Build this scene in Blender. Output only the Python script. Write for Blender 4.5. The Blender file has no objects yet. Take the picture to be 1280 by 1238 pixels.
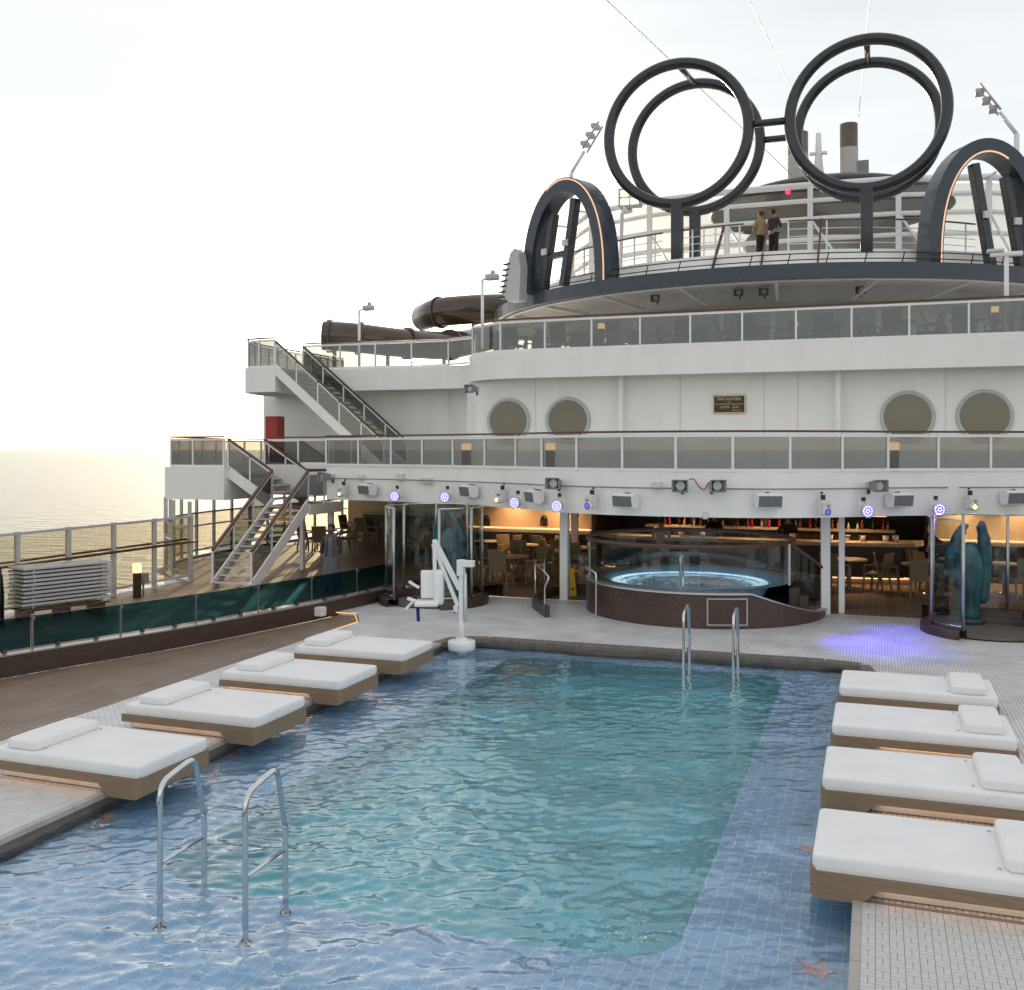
import bpy, bmesh, math, random
from mathutils import Vector, Matrix
random.seed(7)
R = math.radians
# ------------------------------------------------------------------ camera
F, HC, CXP, HZ = 1270.0, 3.65, 640.0, 562.0
YAW = math.atan(455 / F); CA, SA = math.cos(YAW), math.sin(YAW)
S = bpy.context.scene
col = S.collection
cam = bpy.data.objects.new('camera', bpy.data.cameras.new('camera')); col.objects.link(cam)
cam.location = (0, 0, HC); cam.rotation_euler = (R(90), 0, YAW)
cam.data.sensor_fit = 'HORIZONTAL'; cam.data.sensor_width = 36.0
cam.data.lens = F / 1280 * 36; cam.data.shift_y = -57 / 1280
cam.data.clip_start = .1; cam.data.clip_end = 120000
S.camera = cam
# ------------------------------------------------------------------ sky
SUND = Vector((-.0945 * CA - SA, -.0945 * SA + CA, .0906)).normalized()
SEL = math.asin(SUND.z); SAZ = math.atan2(SUND.x, SUND.y)
W = bpy.data.worlds.new('World'); S.world = W; W.use_nodes = True
nt = W.node_tree; nt.nodes.clear()
def N(t, **k):
    n = nt.nodes.new(t)
    for a, b in k.items(): setattr(n, a, b)
    return n
out = N('ShaderNodeOutputWorld')
sky = N('ShaderNodeTexSky', sky_type='NISHITA', sun_disc=False, sun_elevation=SEL, sun_rotation=SAZ, air_density=.8, dust_density=.3, ozone_density=1.0)
bgA = N('ShaderNodeBackground'); bgA.inputs[1].default_value = .05
nt.links.new(sky.outputs[0], bgA.inputs[0])
tc = N('ShaderNodeTexCoord')
dot = N('ShaderNodeVectorMath', operation='DOT_PRODUCT'); dot.inputs[1].default_value = SUND
nt.links.new(tc.outputs['Generated'], dot.inputs[0])
def M(op, a, b=None):
    m = N('ShaderNodeMath', operation=op)
    for i, v in ((0, a), (1, b)):
        if v is None: continue
        if isinstance(v, (int, float)): m.inputs[i].default_value = v
        else: nt.links.new(v, m.inputs[i])
    return m.outputs[0]
d0 = M('MAXIMUM', dot.outputs['Value'], 0.0)
g1 = M('MULTIPLY', M('POWER', d0, 8.0), .03)
g2 = M('MULTIPLY', M('POWER', d0, 70.0), 2.2)
g3 = M('MULTIPLY', M('POWER', d0, 2500.0), 5.0)
g4 = M('MULTIPLY', M('POWER', d0, 16000.0), 60.0)
gl = M('ADD', M('ADD', g1, g2), M('ADD', g3, g4))
sep = N('ShaderNodeSeparateXYZ'); nt.links.new(tc.outputs['Generated'], sep.inputs[0])
# thin high cloud, very faint
mp = N('ShaderNodeMapping'); mp.inputs['Scale'].default_value = (1.2, 1.2, 5.0)
nt.links.new(tc.outputs['Generated'], mp.inputs[0])
ns = N('ShaderNodeTexNoise'); ns.inputs['Scale'].default_value = 2.2; ns.inputs['Detail'].default_value = 6
nt.links.new(mp.outputs[0], ns.inputs['Vector'])
cl = M('ADD', M('MULTIPLY', ns.outputs['Fac'], .22), .38)
hz = M('MULTIPLY', M('POWER', M('SUBTRACT', 1.0, M('MAXIMUM', sep.outputs['Z'], 0.0)), 7.0), .10)
hazev = M('ADD', cl, hz)
bgB = N('ShaderNodeBackground'); bgB.inputs[0].default_value = (1.0, .985, .955, 1); nt.links.new(hazev, bgB.inputs[1])
bgC = N('ShaderNodeBackground'); bgC.inputs[0].default_value = (1.0, .95, .86, 1); nt.links.new(gl, bgC.inputs[1])
a1 = N('ShaderNodeAddShader'); a2 = N('ShaderNodeAddShader')
nt.links.new(bgA.outputs[0], a1.inputs[0]); nt.links.new(bgB.outputs[0], a1.inputs[1])
nt.links.new(a1.outputs[0], a2.inputs[0]); nt.links.new(bgC.outputs[0], a2.inputs[1])
nt.links.new(a2.outputs[0], out.inputs[0])
sun = bpy.data.objects.new('sun', bpy.data.lights.new('sun', 'SUN')); col.objects.link(sun)
sun.data.energy = 4.5; sun.data.angle = R(.55); sun.data.color = (1.0, .80, .56)
sun.rotation_euler = SUND.to_track_quat('Z', 'Y').to_euler()
sun.location = (-40, 80, 30)
S.view_settings.view_transform = 'Standard'; S.view_settings.look = 'None'
S.view_settings.exposure = 0.63; S.view_settings.gamma = 1.0; S.view_settings.use_curve_mapping = False
S.cycles.max_bounces = 8; S.cycles.transparent_max_bounces = 18; S.cycles.transmission_bounces = 6; S.cycles.diffuse_bounces = 3; S.cycles.glossy_bounces = 3
S.cycles.sample_clamp_indirect = 6.0; S.cycles.use_adaptive_sampling = True; S.cycles.adaptive_threshold = .02

# ------------------------------------------------------------------ pixel helpers (photo pixels -> places)
def ray(px): rr = (px - CXP) / F; return rr * CA - SA, rr * SA + CA
def P(px, py, z=0.0):
    d = (HC - z) * F / (py - HZ); x, y = ray(px); return Vector((x * d, y * d, z))
def PY(px, py, Y):
    x, y = ray(px); d = Y / y; return Vector((x * d, Y, HC - (py - HZ) / F * d))

# ------------------------------------------------------------------ materials
MATS = {}
def mat(name, c, rough=.5, metal=0., var=.06, scale=6., bump=0., bscale=60., stretch=None, coat=0., spec=.5, emit=None, es=1., trans=0.):
    if name in MATS: return MATS[name]
    m = bpy.data.materials.new(name); m.use_nodes = True; t = m.node_tree
    b = t.nodes['Principled BSDF']
    b.inputs['Base Color'].default_value = (*c, 1); b.inputs['Roughness'].default_value = rough
    b.inputs['Metallic'].default_value = metal; b.inputs['Coat Weight'].default_value = coat
    b.inputs['Specular IOR Level'].default_value = spec; b.inputs['Transmission Weight'].default_value = trans
    tcn = t.nodes.new('ShaderNodeTexCoord'); v = tcn.outputs['Object']
    if stretch:
        mpn = t.nodes.new('ShaderNodeMapping'); mpn.inputs['Scale'].default_value = stretch
        t.links.new(v, mpn.inputs[0]); v = mpn.outputs[0]
    if var > 0:
        n = t.nodes.new('ShaderNodeTexNoise'); n.inputs['Scale'].default_value = scale; n.inputs['Detail'].default_value = 5
        t.links.new(v, n.inputs['Vector'])
        rp = t.nodes.new('ShaderNodeValToRGB'); rp.color_ramp.elements[0].position = .3; rp.color_ramp.elements[1].position = .7
        rp.color_ramp.elements[0].color = (*[max(0, x * (1 - var)) for x in c], 1); rp.color_ramp.elements[1].color = (*[min(1, x * (1 + var)) for x in c], 1)
        t.links.new(n.outputs['Fac'], rp.inputs[0]); t.links.new(rp.outputs[0], b.inputs['Base Color'])
        mr = t.nodes.new('ShaderNodeMapRange'); mr.inputs[3].default_value = rough * .85; mr.inputs[4].default_value = min(1, rough * 1.2)
        t.links.new(n.outputs['Fac'], mr.inputs[0]); t.links.new(mr.outputs[0], b.inputs['Roughness'])
    if bump > 0:
        n2 = t.nodes.new('ShaderNodeTexNoise'); n2.inputs['Scale'].default_value = bscale; n2.inputs['Detail'].default_value = 4
        t.links.new(v, n2.inputs['Vector'])
        bp = t.nodes.new('ShaderNodeBump'); bp.inputs['Strength'].default_value = bump; bp.inputs['Distance'].default_value = .02
        t.links.new(n2.outputs['Fac'], bp.inputs['Height']); t.links.new(bp.outputs[0], b.inputs['Normal'])
    if emit:
        b.inputs['Emission Color'].default_value = (*emit, 1); b.inputs['Emission Strength'].default_value = es
    MATS[name] = m; return m
def brickmat(name, c1, c2, grout, bw, bh, rough=.5, mortar=.012, rot=(0, 0, 0), offset=.5, bump=.4, var=.1, spec=.5, wall=False):
    m = bpy.data.materials.new(name); m.use_nodes = True; t = m.node_tree; b = t.nodes['Principled BSDF']
    tcn = t.nodes.new('ShaderNodeTexCoord'); mpn = t.nodes.new('ShaderNodeMapping'); mpn.inputs['Rotation'].default_value = rot
    v = tcn.outputs['Object']
    if wall:                                     # cylinder wall: angle and height
        s = t.nodes.new('ShaderNodeSeparateXYZ'); t.links.new(v, s.inputs[0])
        at = t.nodes.new('ShaderNodeMath'); at.operation = 'ARCTAN2'; t.links.new(s.outputs[0], at.inputs[0]); t.links.new(s.outputs[1], at.inputs[1])
        ml = t.nodes.new('ShaderNodeMath'); ml.operation = 'MULTIPLY'; ml.inputs[1].default_value = wall; t.links.new(at.outputs[0], ml.inputs[0])
        cb = t.nodes.new('ShaderNodeCombineXYZ'); t.links.new(ml.outputs[0], cb.inputs[0]); t.links.new(s.outputs[2], cb.inputs[1]); v = cb.outputs[0]
    t.links.new(v, mpn.inputs[0])
    br = t.nodes.new('ShaderNodeTexBrick'); br.offset = offset
    br.inputs['Color1'].default_value = (*c1, 1); br.inputs['Color2'].default_value = (*c2, 1); br.inputs['Mortar'].default_value = (*grout, 1)
    br.inputs['Scale'].default_value = 1; br.inputs['Brick Width'].default_value = bw; br.inputs['Row Height'].default_value = bh
    br.inputs['Mortar Size'].default_value = mortar; br.inputs['Mortar Smooth'].default_value = .1
    t.links.new(mpn.outputs[0], br.inputs['Vector'])
    n = t.nodes.new('ShaderNodeTexNoise'); n.inputs['Scale'].default_value = 1.3; n.inputs['Detail'].default_value = 6
    t.links.new(tcn.outputs['Object'], n.inputs['Vector'])
    mr = t.nodes.new('ShaderNodeMapRange'); mr.inputs[3].default_value = 1 - var; mr.inputs[4].default_value = 1 + var; mr.inputs[1].default_value = .3; mr.inputs[2].default_value = .7
    t.links.new(n.outputs['Fac'], mr.inputs[0])
    mx = t.nodes.new('ShaderNodeVectorMath'); mx.operation = 'SCALE'
    t.links.new(br.outputs['Color'], mx.inputs[0]); t.links.new(mr.outputs[0], mx.inputs['Scale'])
    t.links.new(mx.outputs[0], b.inputs['Base Color']); b.inputs['Roughness'].default_value = rough; b.inputs['Specular IOR Level'].default_value = spec
    bp = t.nodes.new('ShaderNodeBump'); bp.inputs['Strength'].default_value = bump; bp.inputs['Distance'].default_value = .004; bp.invert = True
    t.links.new(br.outputs['Fac'], bp.inputs['Height']); t.links.new(bp.outputs[0], b.inputs['Normal'])
    MATS[name] = m; return m
def glassmat(name, tint, gl=.9, rough=.02, fac=None):
    m = bpy.data.materials.new(name); m.use_nodes = True; t = m.node_tree; t.nodes.clear()
    o = t.nodes.new('ShaderNodeOutputMaterial'); mx = t.nodes.new('ShaderNodeMixShader'); tr = t.nodes.new('ShaderNodeBsdfTransparent')
    tr.inputs[0].default_value = (*tint, 1); g = t.nodes.new('ShaderNodeBsdfGlossy'); g.inputs['Color'].default_value = (gl, gl, gl, 1); g.inputs['Roughness'].default_value = rough
    lw_ = t.nodes.new('ShaderNodeLayerWeight'); lw_.inputs[0].default_value = .5          # Schlick reflectance, the same from both faces of a pane
    pw = t.nodes.new('ShaderNodeMath'); pw.operation = 'POWER'; pw.inputs[1].default_value = 5.0; t.links.new(lw_.outputs['Facing'], pw.inputs[0])
    ad = t.nodes.new('ShaderNodeMath'); ad.operation = 'MULTIPLY_ADD'; ad.inputs[1].default_value = .9; ad.inputs[2].default_value = .045 + (fac or 0.0); ad.use_clamp = True
    t.links.new(pw.outputs[0], ad.inputs[0]); t.links.new(ad.outputs[0], mx.inputs[0])
    t.links.new(tr.outputs[0], mx.inputs[1]); t.links.new(g.outputs[0], mx.inputs[2]); t.links.new(mx.outputs[0], o.inputs[0])
    MATS[name] = m; return m
def watermat(name, scale, strength, dist, tint=(1, 1, 1), big=.3):
    m = bpy.data.materials.new(name); m.use_nodes = True; t = m.node_tree; t.nodes.clear()
    o = t.nodes.new('ShaderNodeOutputMaterial'); rf = t.nodes.new('ShaderNodeBsdfRefraction'); rf.inputs['IOR'].default_value = 1.33; rf.inputs['Roughness'].default_value = 0
    rf.inputs['Color'].default_value = (*tint, 1); g = t.nodes.new('ShaderNodeBsdfGlossy'); g.inputs['Roughness'].default_value = .015; mx = t.nodes.new('ShaderNodeMixShader')
    tcn = t.nodes.new('ShaderNodeTexCoord'); mpn = t.nodes.new('ShaderNodeMapping'); mpn.inputs['Scale'].default_value = (1.0, 1.7, 1); mpn.inputs['Rotation'].default_value = (0, 0, R(24))
    t.links.new(tcn.outputs['Object'], mpn.inputs[0])
    def noise(sc, det, dis, vec):
        n = t.nodes.new('ShaderNodeTexNoise'); n.inputs['Scale'].default_value = sc; n.inputs['Detail'].default_value = det; n.inputs['Distortion'].default_value = dis; t.links.new(vec, n.inputs['Vector']); return n.outputs['Fac']
    def math2(op, a, b):
        q = t.nodes.new('ShaderNodeMath'); q.operation = op
        for i, v in ((0, a), (1, b)):
            if isinstance(v, float): q.inputs[i].default_value = v
            else: t.links.new(v, q.inputs[i])
        return q.outputs[0]
    fine = noise(scale, 2.0, .7, mpn.outputs[0]); mid = noise(scale * .42, 2.0, .9, mpn.outputs[0]); low = noise(scale * .13, 1.5, .4, mpn.outputs[0])
    patch = t.nodes.new('ShaderNodeMapRange'); patch.inputs[1].default_value = .38; patch.inputs[2].default_value = .62; patch.inputs[3].default_value = .25; patch.inputs[4].default_value = 1.0
    t.links.new(noise(.30, 2.0, .5, tcn.outputs['Object']), patch.inputs[0])          # wind patches: some water is calmer
    hgt = math2('ADD', math2('MULTIPLY', fine, patch.outputs[0]), math2('ADD', math2('MULTIPLY', mid, math2('MULTIPLY', patch.outputs[0], 1.6)), math2('MULTIPLY', low, big)))
    bp = t.nodes.new('ShaderNodeBump'); bp.inputs['Strength'].default_value = strength; bp.inputs['Distance'].default_value = dist
    t.links.new(hgt, bp.inputs['Height']); t.links.new(bp.outputs[0], g.inputs['Normal']); t.links.new(bp.outputs[0], rf.inputs['Normal'])
    lw_ = t.nodes.new('ShaderNodeLayerWeight'); lw_.inputs[0].default_value = .5; t.links.new(bp.outputs[0], lw_.inputs['Normal'])
    fac = math2('ADD', math2('MULTIPLY', math2('POWER', lw_.outputs['Facing'], 2.7), .95), .025)
    t.links.new(fac, mx.inputs[0]); t.links.new(rf.outputs[0], mx.inputs[1]); t.links.new(g.outputs[0], mx.inputs[2]); t.links.new(mx.outputs[0], o.inputs[0])
    MATS[name] = m; return m
def emitmat(name, c, s):
    m = bpy.data.materials.new(name); m.use_nodes = True; t = m.node_tree; t.nodes.clear()
    o = t.nodes.new('ShaderNodeOutputMaterial'); e = t.nodes.new('ShaderNodeEmission'); e.inputs[0].default_value = (*c, 1); e.inputs[1].default_value = s
    t.links.new(e.outputs[0], o.inputs[0]); MATS[name] = m; return m
mat('white', (.86, .845, .82), .36, var=.035, scale=1.6, bump=.03, bscale=.9, stretch=(1.6, 1.6, .35))
mat('whitem', (.82, .82, .82), .3, var=.03, scale=9)
mat('offwhite', (.66, .66, .64), .45, var=.05, scale=5)
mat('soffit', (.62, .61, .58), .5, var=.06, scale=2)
mat('navy', (.030, .040, .060), .28, var=.12, scale=3, coat=.15)
mat('charcoal', (.022, .026, .032), .26, var=.15, scale=4, coat=.2)
mat('black', (.012, .012, .013), .45, var=.2)
mat('darkgrey', (.06, .06, .062), .5, var=.15)
mat('grey', (.25, .25, .25), .5, var=.1)
mat('lightgrey', (.5, .5, .5), .45, var=.06)
mat('grille', (.16, .165, .17), .6, var=.1, bump=.2, bscale=150)
mat('handwood', (.10, .045, .025), .38, var=.25, scale=14, stretch=(1, 1, 8))
mat('steel', (.62, .63, .65), .14, metal=1, var=.05, scale=20)
mat('brushed', (.45, .45, .45), .35, metal=1, var=.08, scale=20)
mat('fabric', (.80, .80, .81), .85, var=.03, scale=2.5, bump=.45, bscale=5.5, spec=.2)
mat('taupe', (.235, .165, .105), .55, var=.16, scale=9, stretch=(.6, 3, 12), bump=.1, bscale=40)
mat('beigewall', (.55, .40, .25), .6, var=.05, scale=2)
mat('darkwood', (.035, .020, .013), .45, var=.3, scale=5, stretch=(1, 1, 6))
mat('rattan', (.26, .19, .115), .7, var=.2, scale=40, bump=.3, bscale=160)
mat('counter', (.42, .34, .25), .35, var=.1, scale=3)
mat('teal_statue', (.015, .085, .11), .32, var=.7, scale=2.2, coat=.3, bump=.15, bscale=5)
mat('yellow', (.75, .47, .01), .45, var=.05)
mat('red', (.38, .035, .02), .45, var=.1)
mat('blue_strap', (.01, .012, .16), .7, var=.1)
mat('star', (.80, .48, .52), .5, var=.3, scale=12)
mat('skin', (.35, .19, .12), .6, var=.08)
mat('skin_dark', (.16, .08, .05), .6, var=.08)
mat('hair', (.014, .009, .007), .6, var=.2)
mat('hair_red', (.10, .025, .012), .6, var=.2)
mat('shirt_tan', (.33, .25, .15), .85, var=.12)
mat('shirt_grey', (.035, .036, .036), .85, var=.12)
mat('trousers', (.012, .012, .014), .85, var=.12)
mat('dress', (.13, .13, .15), .85, var=.15, scale=4)
mat('scarf', (.09, .07, .10), .85, var=.5, scale=7)
mat('bronze', (.055, .032, .012), .35, metal=.3, var=.2)
mat('gold', (.62, .50, .32), .35, metal=.3, var=.1)
mat('hull', (.7, .7, .7), .4, var=.04, scale=.5)
mat('orange_ring', (.55, .12, .01), .5)
brickmat('decktile', (.63, .63, .64), (.70, .70, .71), (.36, .355, .35), .10, .05, rough=.45, mortar=.006, rot=(0, 0, R(90)), var=.16)
brickmat('poolblue', (.27, .54, .88), (.31, .58, .91), (.64, .80, .94), .12, .12, rough=.3, mortar=.004, offset=0, bump=.15, var=.12)
brickmat('pooldeep', (.09, .56, .70), (.11, .61, .74), (.34, .72, .82), .12, .12, rough=.3, mortar=.004, offset=0, bump=.15, var=.15)
brickmat('mosaic', (.060, .032, .024), (.095, .052, .040), (.035, .022, .018), .06, .03, rough=.35, mortar=.004, bump=.3, var=.2, wall=2.7)
mat('mosaicflat', (.062, .036, .028), .38, var=.45, scale=38, bump=.25, bscale=60)
brickmat('teak', (.22, .155, .11), (.27, .195, .14), (.06, .045, .035), 2.4, .09, rough=.55, mortar=.006, rot=(0, 0, R(90)), var=.18)
brickmat('teakwarm', (.20, .13, .085), (.245, .16, .105), (.035, .022, .016), 2.4, .13, rough=.5, mortar=.006, rot=(0, 0, R(90)), var=.18)
mat('coping', (.155, .13, .11), .5, var=.2, scale=5, bump=.15)
mat('edgestone', (.40, .385, .36), .5, var=.12, scale=5, bump=.1)
mat('tilepiece', (.56, .56, .555), .42, var=.10, scale=5, bump=.05)
mat('grout', (.24, .215, .21), .8, var=.1)
mat('porthole', (.10, .088, .055), .07, var=.12, scale=.7, spec=.9)
mat('tube', (.060, .036, .020), .18, var=.2, scale=2, coat=.4)
mat('funnel', (.44, .43, .41), .4, metal=.2, var=.1, scale=2)
mat('funneltop', (.14, .115, .08), .4, metal=.3, var=.2, scale=2)
glassmat('railglass', (.50, .51, .50), .9, .015, .055)
glassmat('seaglass', (.86, .83, .74), .9, .01, .0)
glassmat('tealglass', (.20, .40, .44), .6, .03, -.02)
glassmat('clearglass', (.84, .88, .87), .9, .01, .01)
glassmat('tubglass', (.84, .86, .84), .9, .01, .01)
glassmat('screen', (.86, .84, .80), .8, .2, .02)
watermat('water', 24.0, .2, .006, (.95, .99, 1.0)); watermat('tubwater', 13., .9, .05)
emitmat('led_warm', (1., .52, .22), 2.2); emitmat('led_pool', (.62, .88, 1.), 1.7); emitmat('led_line', (1., .62, .40), .7); emitmat('led_soft', (1., .5, .2), .9); emitmat('lamp_warm', (1., .60, .30), 1.3)
emitmat('led_blue', (.13, .10, .9), 1.0); emitmat('led_white', (.80, .80, 1.), 1.6); emitmat('led_green', (.35, .9, .2), 3.0)
emitmat('led_yellow', (1., .72, .12), 5.0); emitmat('led_red', (1., .01, .04), 6.0); emitmat('flood', (1., .70, .35), 5.0)
def seamat():
    m = bpy.data.materials.new('sea'); m.use_nodes = True; t = m.node_tree; b = t.nodes['Principled BSDF']
    b.inputs['Base Color'].default_value = (.045, .07, .085, 1); b.inputs['Roughness'].default_value = .16; b.inputs['IOR'].default_value = 1.33
    tcn = t.nodes.new('ShaderNodeTexCoord'); prev = None
    for sc, st, ds in ((.045, .8, 3.0), (.35, .5, .45)):
        mpn = t.nodes.new('ShaderNodeMapping'); mpn.inputs['Scale'].default_value = (1.0, 2.6, 1); mpn.inputs['Rotation'].default_value = (0, 0, R(-28))
        t.links.new(tcn.outputs['Object'], mpn.inputs[0])
        n = t.nodes.new('ShaderNodeTexNoise'); n.inputs['Scale'].default_value = sc; n.inputs['Detail'].default_value = 5
        t.links.new(mpn.outputs[0], n.inputs['Vector'])
        bp = t.nodes.new('ShaderNodeBump'); bp.inputs['Strength'].default_value = st; bp.inputs['Distance'].default_value = ds
        t.links.new(n.outputs['Fac'], bp.inputs['Height'])
        if prev: t.links.new(prev.outputs[0], bp.inputs['Normal'])
        prev = bp
    t.links.new(prev.outputs[0], b.inputs['Normal']); MATS['sea'] = m
seamat()

# ------------------------------------------------------------------ mesh helpers
class MB:
    def __init__(s): s.v = []; s.f = []; s.sm = []
    def add(s, vs, fs, smooth=False):
        o = len(s.v); s.v += [tuple(x) for x in vs]
        for f in fs: s.f.append(tuple(o + i for i in f)); s.sm.append(smooth)
        return s
    def box(s, c, d, rz=0., bev=0., M4=None):
        bm = bmesh.new(); bmesh.ops.create_cube(bm, size=1)
        for v in bm.verts: v.co = Vector((v.co.x * d[0], v.co.y * d[1], v.co.z * d[2]))
        if bev: bmesh.ops.bevel(bm, geom=list(bm.edges), offset=min(bev, min(d) * .49), segments=2, affect='EDGES', profile=.5)
        m = M4 or (Matrix.Translation(Vector(c)) @ Matrix.Rotation(rz, 4, 'Z'))
        bm.verts.index_update()
        s.add([m @ v.co for v in bm.verts], [[v.index for v in f.verts] for f in bm.faces], bool(bev and bev > .02)); bm.free(); return s
    def beam(s, a, b, w, h, up=(0, 0, 1), bev=0.):
        a, b = Vector(a), Vector(b); t = (b - a); L = t.length; t.normalize(); u = Vector(up)
        sd = t.cross(u)
        if sd.length < 1e-4: sd = t.cross(Vector((1, 0, 0)))
        sd.normalize(); u = sd.cross(t)
        m = Matrix((sd, t, u)).transposed().to_4x4(); m.translation = (a + b) / 2
        return s.box((0, 0, 0), (w, L, h), bev=bev, M4=m)
    def tube(s, path, r, n=10, closed=False, caps=True):
        p = [Vector(x) for x in path]; k = len(p); rs = r if isinstance(r, (list, tuple)) else [r] * k
        T = []
        for i in range(k):
            a = p[i - 1] if (i > 0 or closed) else p[i]; b = p[(i + 1) % k] if (i < k - 1 or closed) else p[i]
            T.append((b - a).normalized())
        u = T[0].orthogonal().normalized(); vs = []
        for i in range(k):
            u = (u - T[i] * u.dot(T[i])).normalized(); w = T[i].cross(u)
            for j in range(n):
                an = 2 * math.pi * j / n; vs.append(p[i] + (u * math.cos(an) + w * math.sin(an)) * rs[i])
        fs = []
        for i in range(k if closed else k - 1):
            i2 = (i + 1) % k
            for j in range(n): fs.append((i * n + j, i * n + (j + 1) % n, i2 * n + (j + 1) % n, i2 * n + j))
        s.add(vs, fs, True)
        if caps and not closed:
            o = len(s.v) - k * n; s.f.append(tuple(o + j for j in range(n))[::-1]); s.f.append(tuple(o + (k - 1) * n + j for j in range(n))); s.sm += [False, False]
        return s
    def sweep(s, path, sec, up=(0, 0, 1), closed=False, caps=True, smooth=False):
        """section points (side, up) swept along path; up fixed"""
        p = [Vector(x) for x in path]; k = len(p); n = len(sec); U = Vector(up); vs = []
        for i in range(k):
            a = p[i - 1] if (i > 0 or closed) else None; b = p[(i + 1) % k] if (i < k - 1 or closed) else None
            t1 = (p[i] - a).normalized() if a is not None else None; t2 = (b - p[i]).normalized() if b is not None else None
            t = ((t1 or t2) + (t2 or t1)).normalized(); sd = t.cross(U).normalized()
            if t1 and t2:
                sn = t1.cross(U).normalized(); c = max(.35, sd.dot(sn)); sd2 = sd / c
            else: sd2 = sd
            for (x, y) in sec: vs.append(p[i] + sd2 * x + U * y)
        fs = []
        for i in range(k if closed else k - 1):
            i2 = (i + 1) % k
            for j in range(n): fs.append((i * n + j, i2 * n + j, i2 * n + (j + 1) % n, i * n + (j + 1) % n))
        if caps and not closed: fs.append(tuple(range(n))); fs.append(tuple((k - 1) * n + j for j in range(n))[::-1])
        return s.add(vs, fs, smooth)
    def lathe(s, prof, c=(0, 0, 0), n=32, a0=0., a1=2 * math.pi, smooth=True):
        full = abs(a1 - a0 - 2 * math.pi) < 1e-6; k = n if full else n + 1; m = len(prof); vs = []
        for i in range(k):
            a = a0 + (a1 - a0) * i / n
            for (r, z) in prof: vs.append((c[0] + r * math.cos(a), c[1] + r * math.sin(a), c[2] + z))
        fs = []
        for i in range(n):
            i2 = (i + 1) % k
            for j in range(m - 1): fs.append((i * m + j, i2 * m + j, i2 * m + j + 1, i * m + j + 1))
        return s.add(vs, fs, smooth)
    def prism(s, poly, z0, z1):
        n = len(poly); vs = [(x, y, z0) for x, y in poly] + [(x, y, z1) for x, y in poly]
        fs = [tuple(range(n))[::-1], tuple(range(n, 2 * n))] + [(i, (i + 1) % n, n + (i + 1) % n, n + i) for i in range(n)]
        return s.add(vs, fs)
    def sphere(s, c, r, n=12, m=8):
        rr = r if isinstance(r, (tuple, list)) else (r, r, r); vs = [(c[0], c[1], c[2] - rr[2])]
        for i in range(1, m):
            th = math.pi * i / m
            for j in range(n):
                a = 2 * math.pi * j / n; vs.append((c[0] + rr[0] * math.sin(th) * math.cos(a), c[1] + rr[1] * math.sin(th) * math.sin(a), c[2] - rr[2] * math.cos(th)))
        vs.append((c[0], c[1], c[2] + rr[2])); L = len(vs) - 1
        fs = [(0, 1 + (j + 1) % n, 1 + j) for j in range(n)]
        for i in range(m - 2):
            for j in range(n):
                a = 1 + i * n; fs.append((a + j, a + (j + 1) % n, a + n + (j + 1) % n, a + n + j))
        a = 1 + (m - 2) * n; fs += [(a + j, a + (j + 1) % n, L) for j in range(n)]
        return s.add(vs, fs, True)
    def mesh(s, name, off=None):
        me = bpy.data.meshes.new(name); o = Vector(off or (0, 0, 0))
        me.from_pydata([Vector(v) - o for v in s.v], [], s.f); me.update()
        me.polygons.foreach_set('use_smooth', s.sm)
        bm = bmesh.new(); bm.from_mesh(me); bmesh.ops.recalc_face_normals(bm, faces=bm.faces); bm.to_mesh(me); bm.free()
        return me
    def build(s, name, m, parent=None, world=True, label=None):
        off = None
        if parent and world:
            off = parent.location.copy(); pp = parent.parent
            while pp: off += pp.location; pp = pp.parent
        ob = bpy.data.objects.new(name, s.mesh(name, off)); col.objects.link(ob)
        if 'water' in m and ob.data.polygons[0].normal.z < 0: ob.data.flip_normals()
        ob.data.materials.append(MATS[m]); ob.parent = parent
        if label: ob['label'] = label
        return ob
def tag(o, label, cat, group=None):
    o['label'] = label; o['category'] = cat
    if group: o['group'] = group
    return o
def thing(name, label, cat, loc=(0, 0, 0), rz=0., group=None):
    o = bpy.data.objects.new(name, None); col.objects.link(o); o.location = loc; o.rotation_euler = (0, 0, rz); o.empty_display_size = .2
    return tag(o, label, cat, group)
def struct(o): o['kind'] = 'structure'; return o
def share(name, me, m, parent, loc=(0, 0, 0), rz=0., rot=None):
    ob = bpy.data.objects.new(name, me); col.objects.link(ob); ob.parent = parent; ob.location = loc; ob.rotation_euler = rot or (0, 0, rz)
    if not me.materials: me.materials.append(MATS[m])
    return ob
def copy_tree(o, parent=None):
    c = o.copy(); col.objects.link(c); c.parent = parent
    for ch in list(o.children): copy_tree(ch, c)
    return c
def place(proto, loc, rz, label=None, group=None, first=[set()]):
    if proto.name not in first[0]: first[0].add(proto.name); o = proto
    else: o = copy_tree(proto)
    o.location = loc; o.rotation_euler = (0, 0, rz)
    if label: o['label'] = label
    if group: o['group'] = group
    return o
def catmull(pts, m=8):
    p = [Vector(x) for x in pts]; o = []
    for i in range(len(p) - 1):
        a, b, c, d = p[max(i - 1, 0)], p[i], p[i + 1], p[min(i + 2, len(p) - 1)]
        for j in range(m):
            t = j / m; o.append(.5 * ((2 * b) + (c - a) * t + (2 * a - 5 * b + 4 * c - d) * t * t + (3 * b - a - 3 * c + d) * t ** 3))
    o.append(p[-1]); return o
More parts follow.
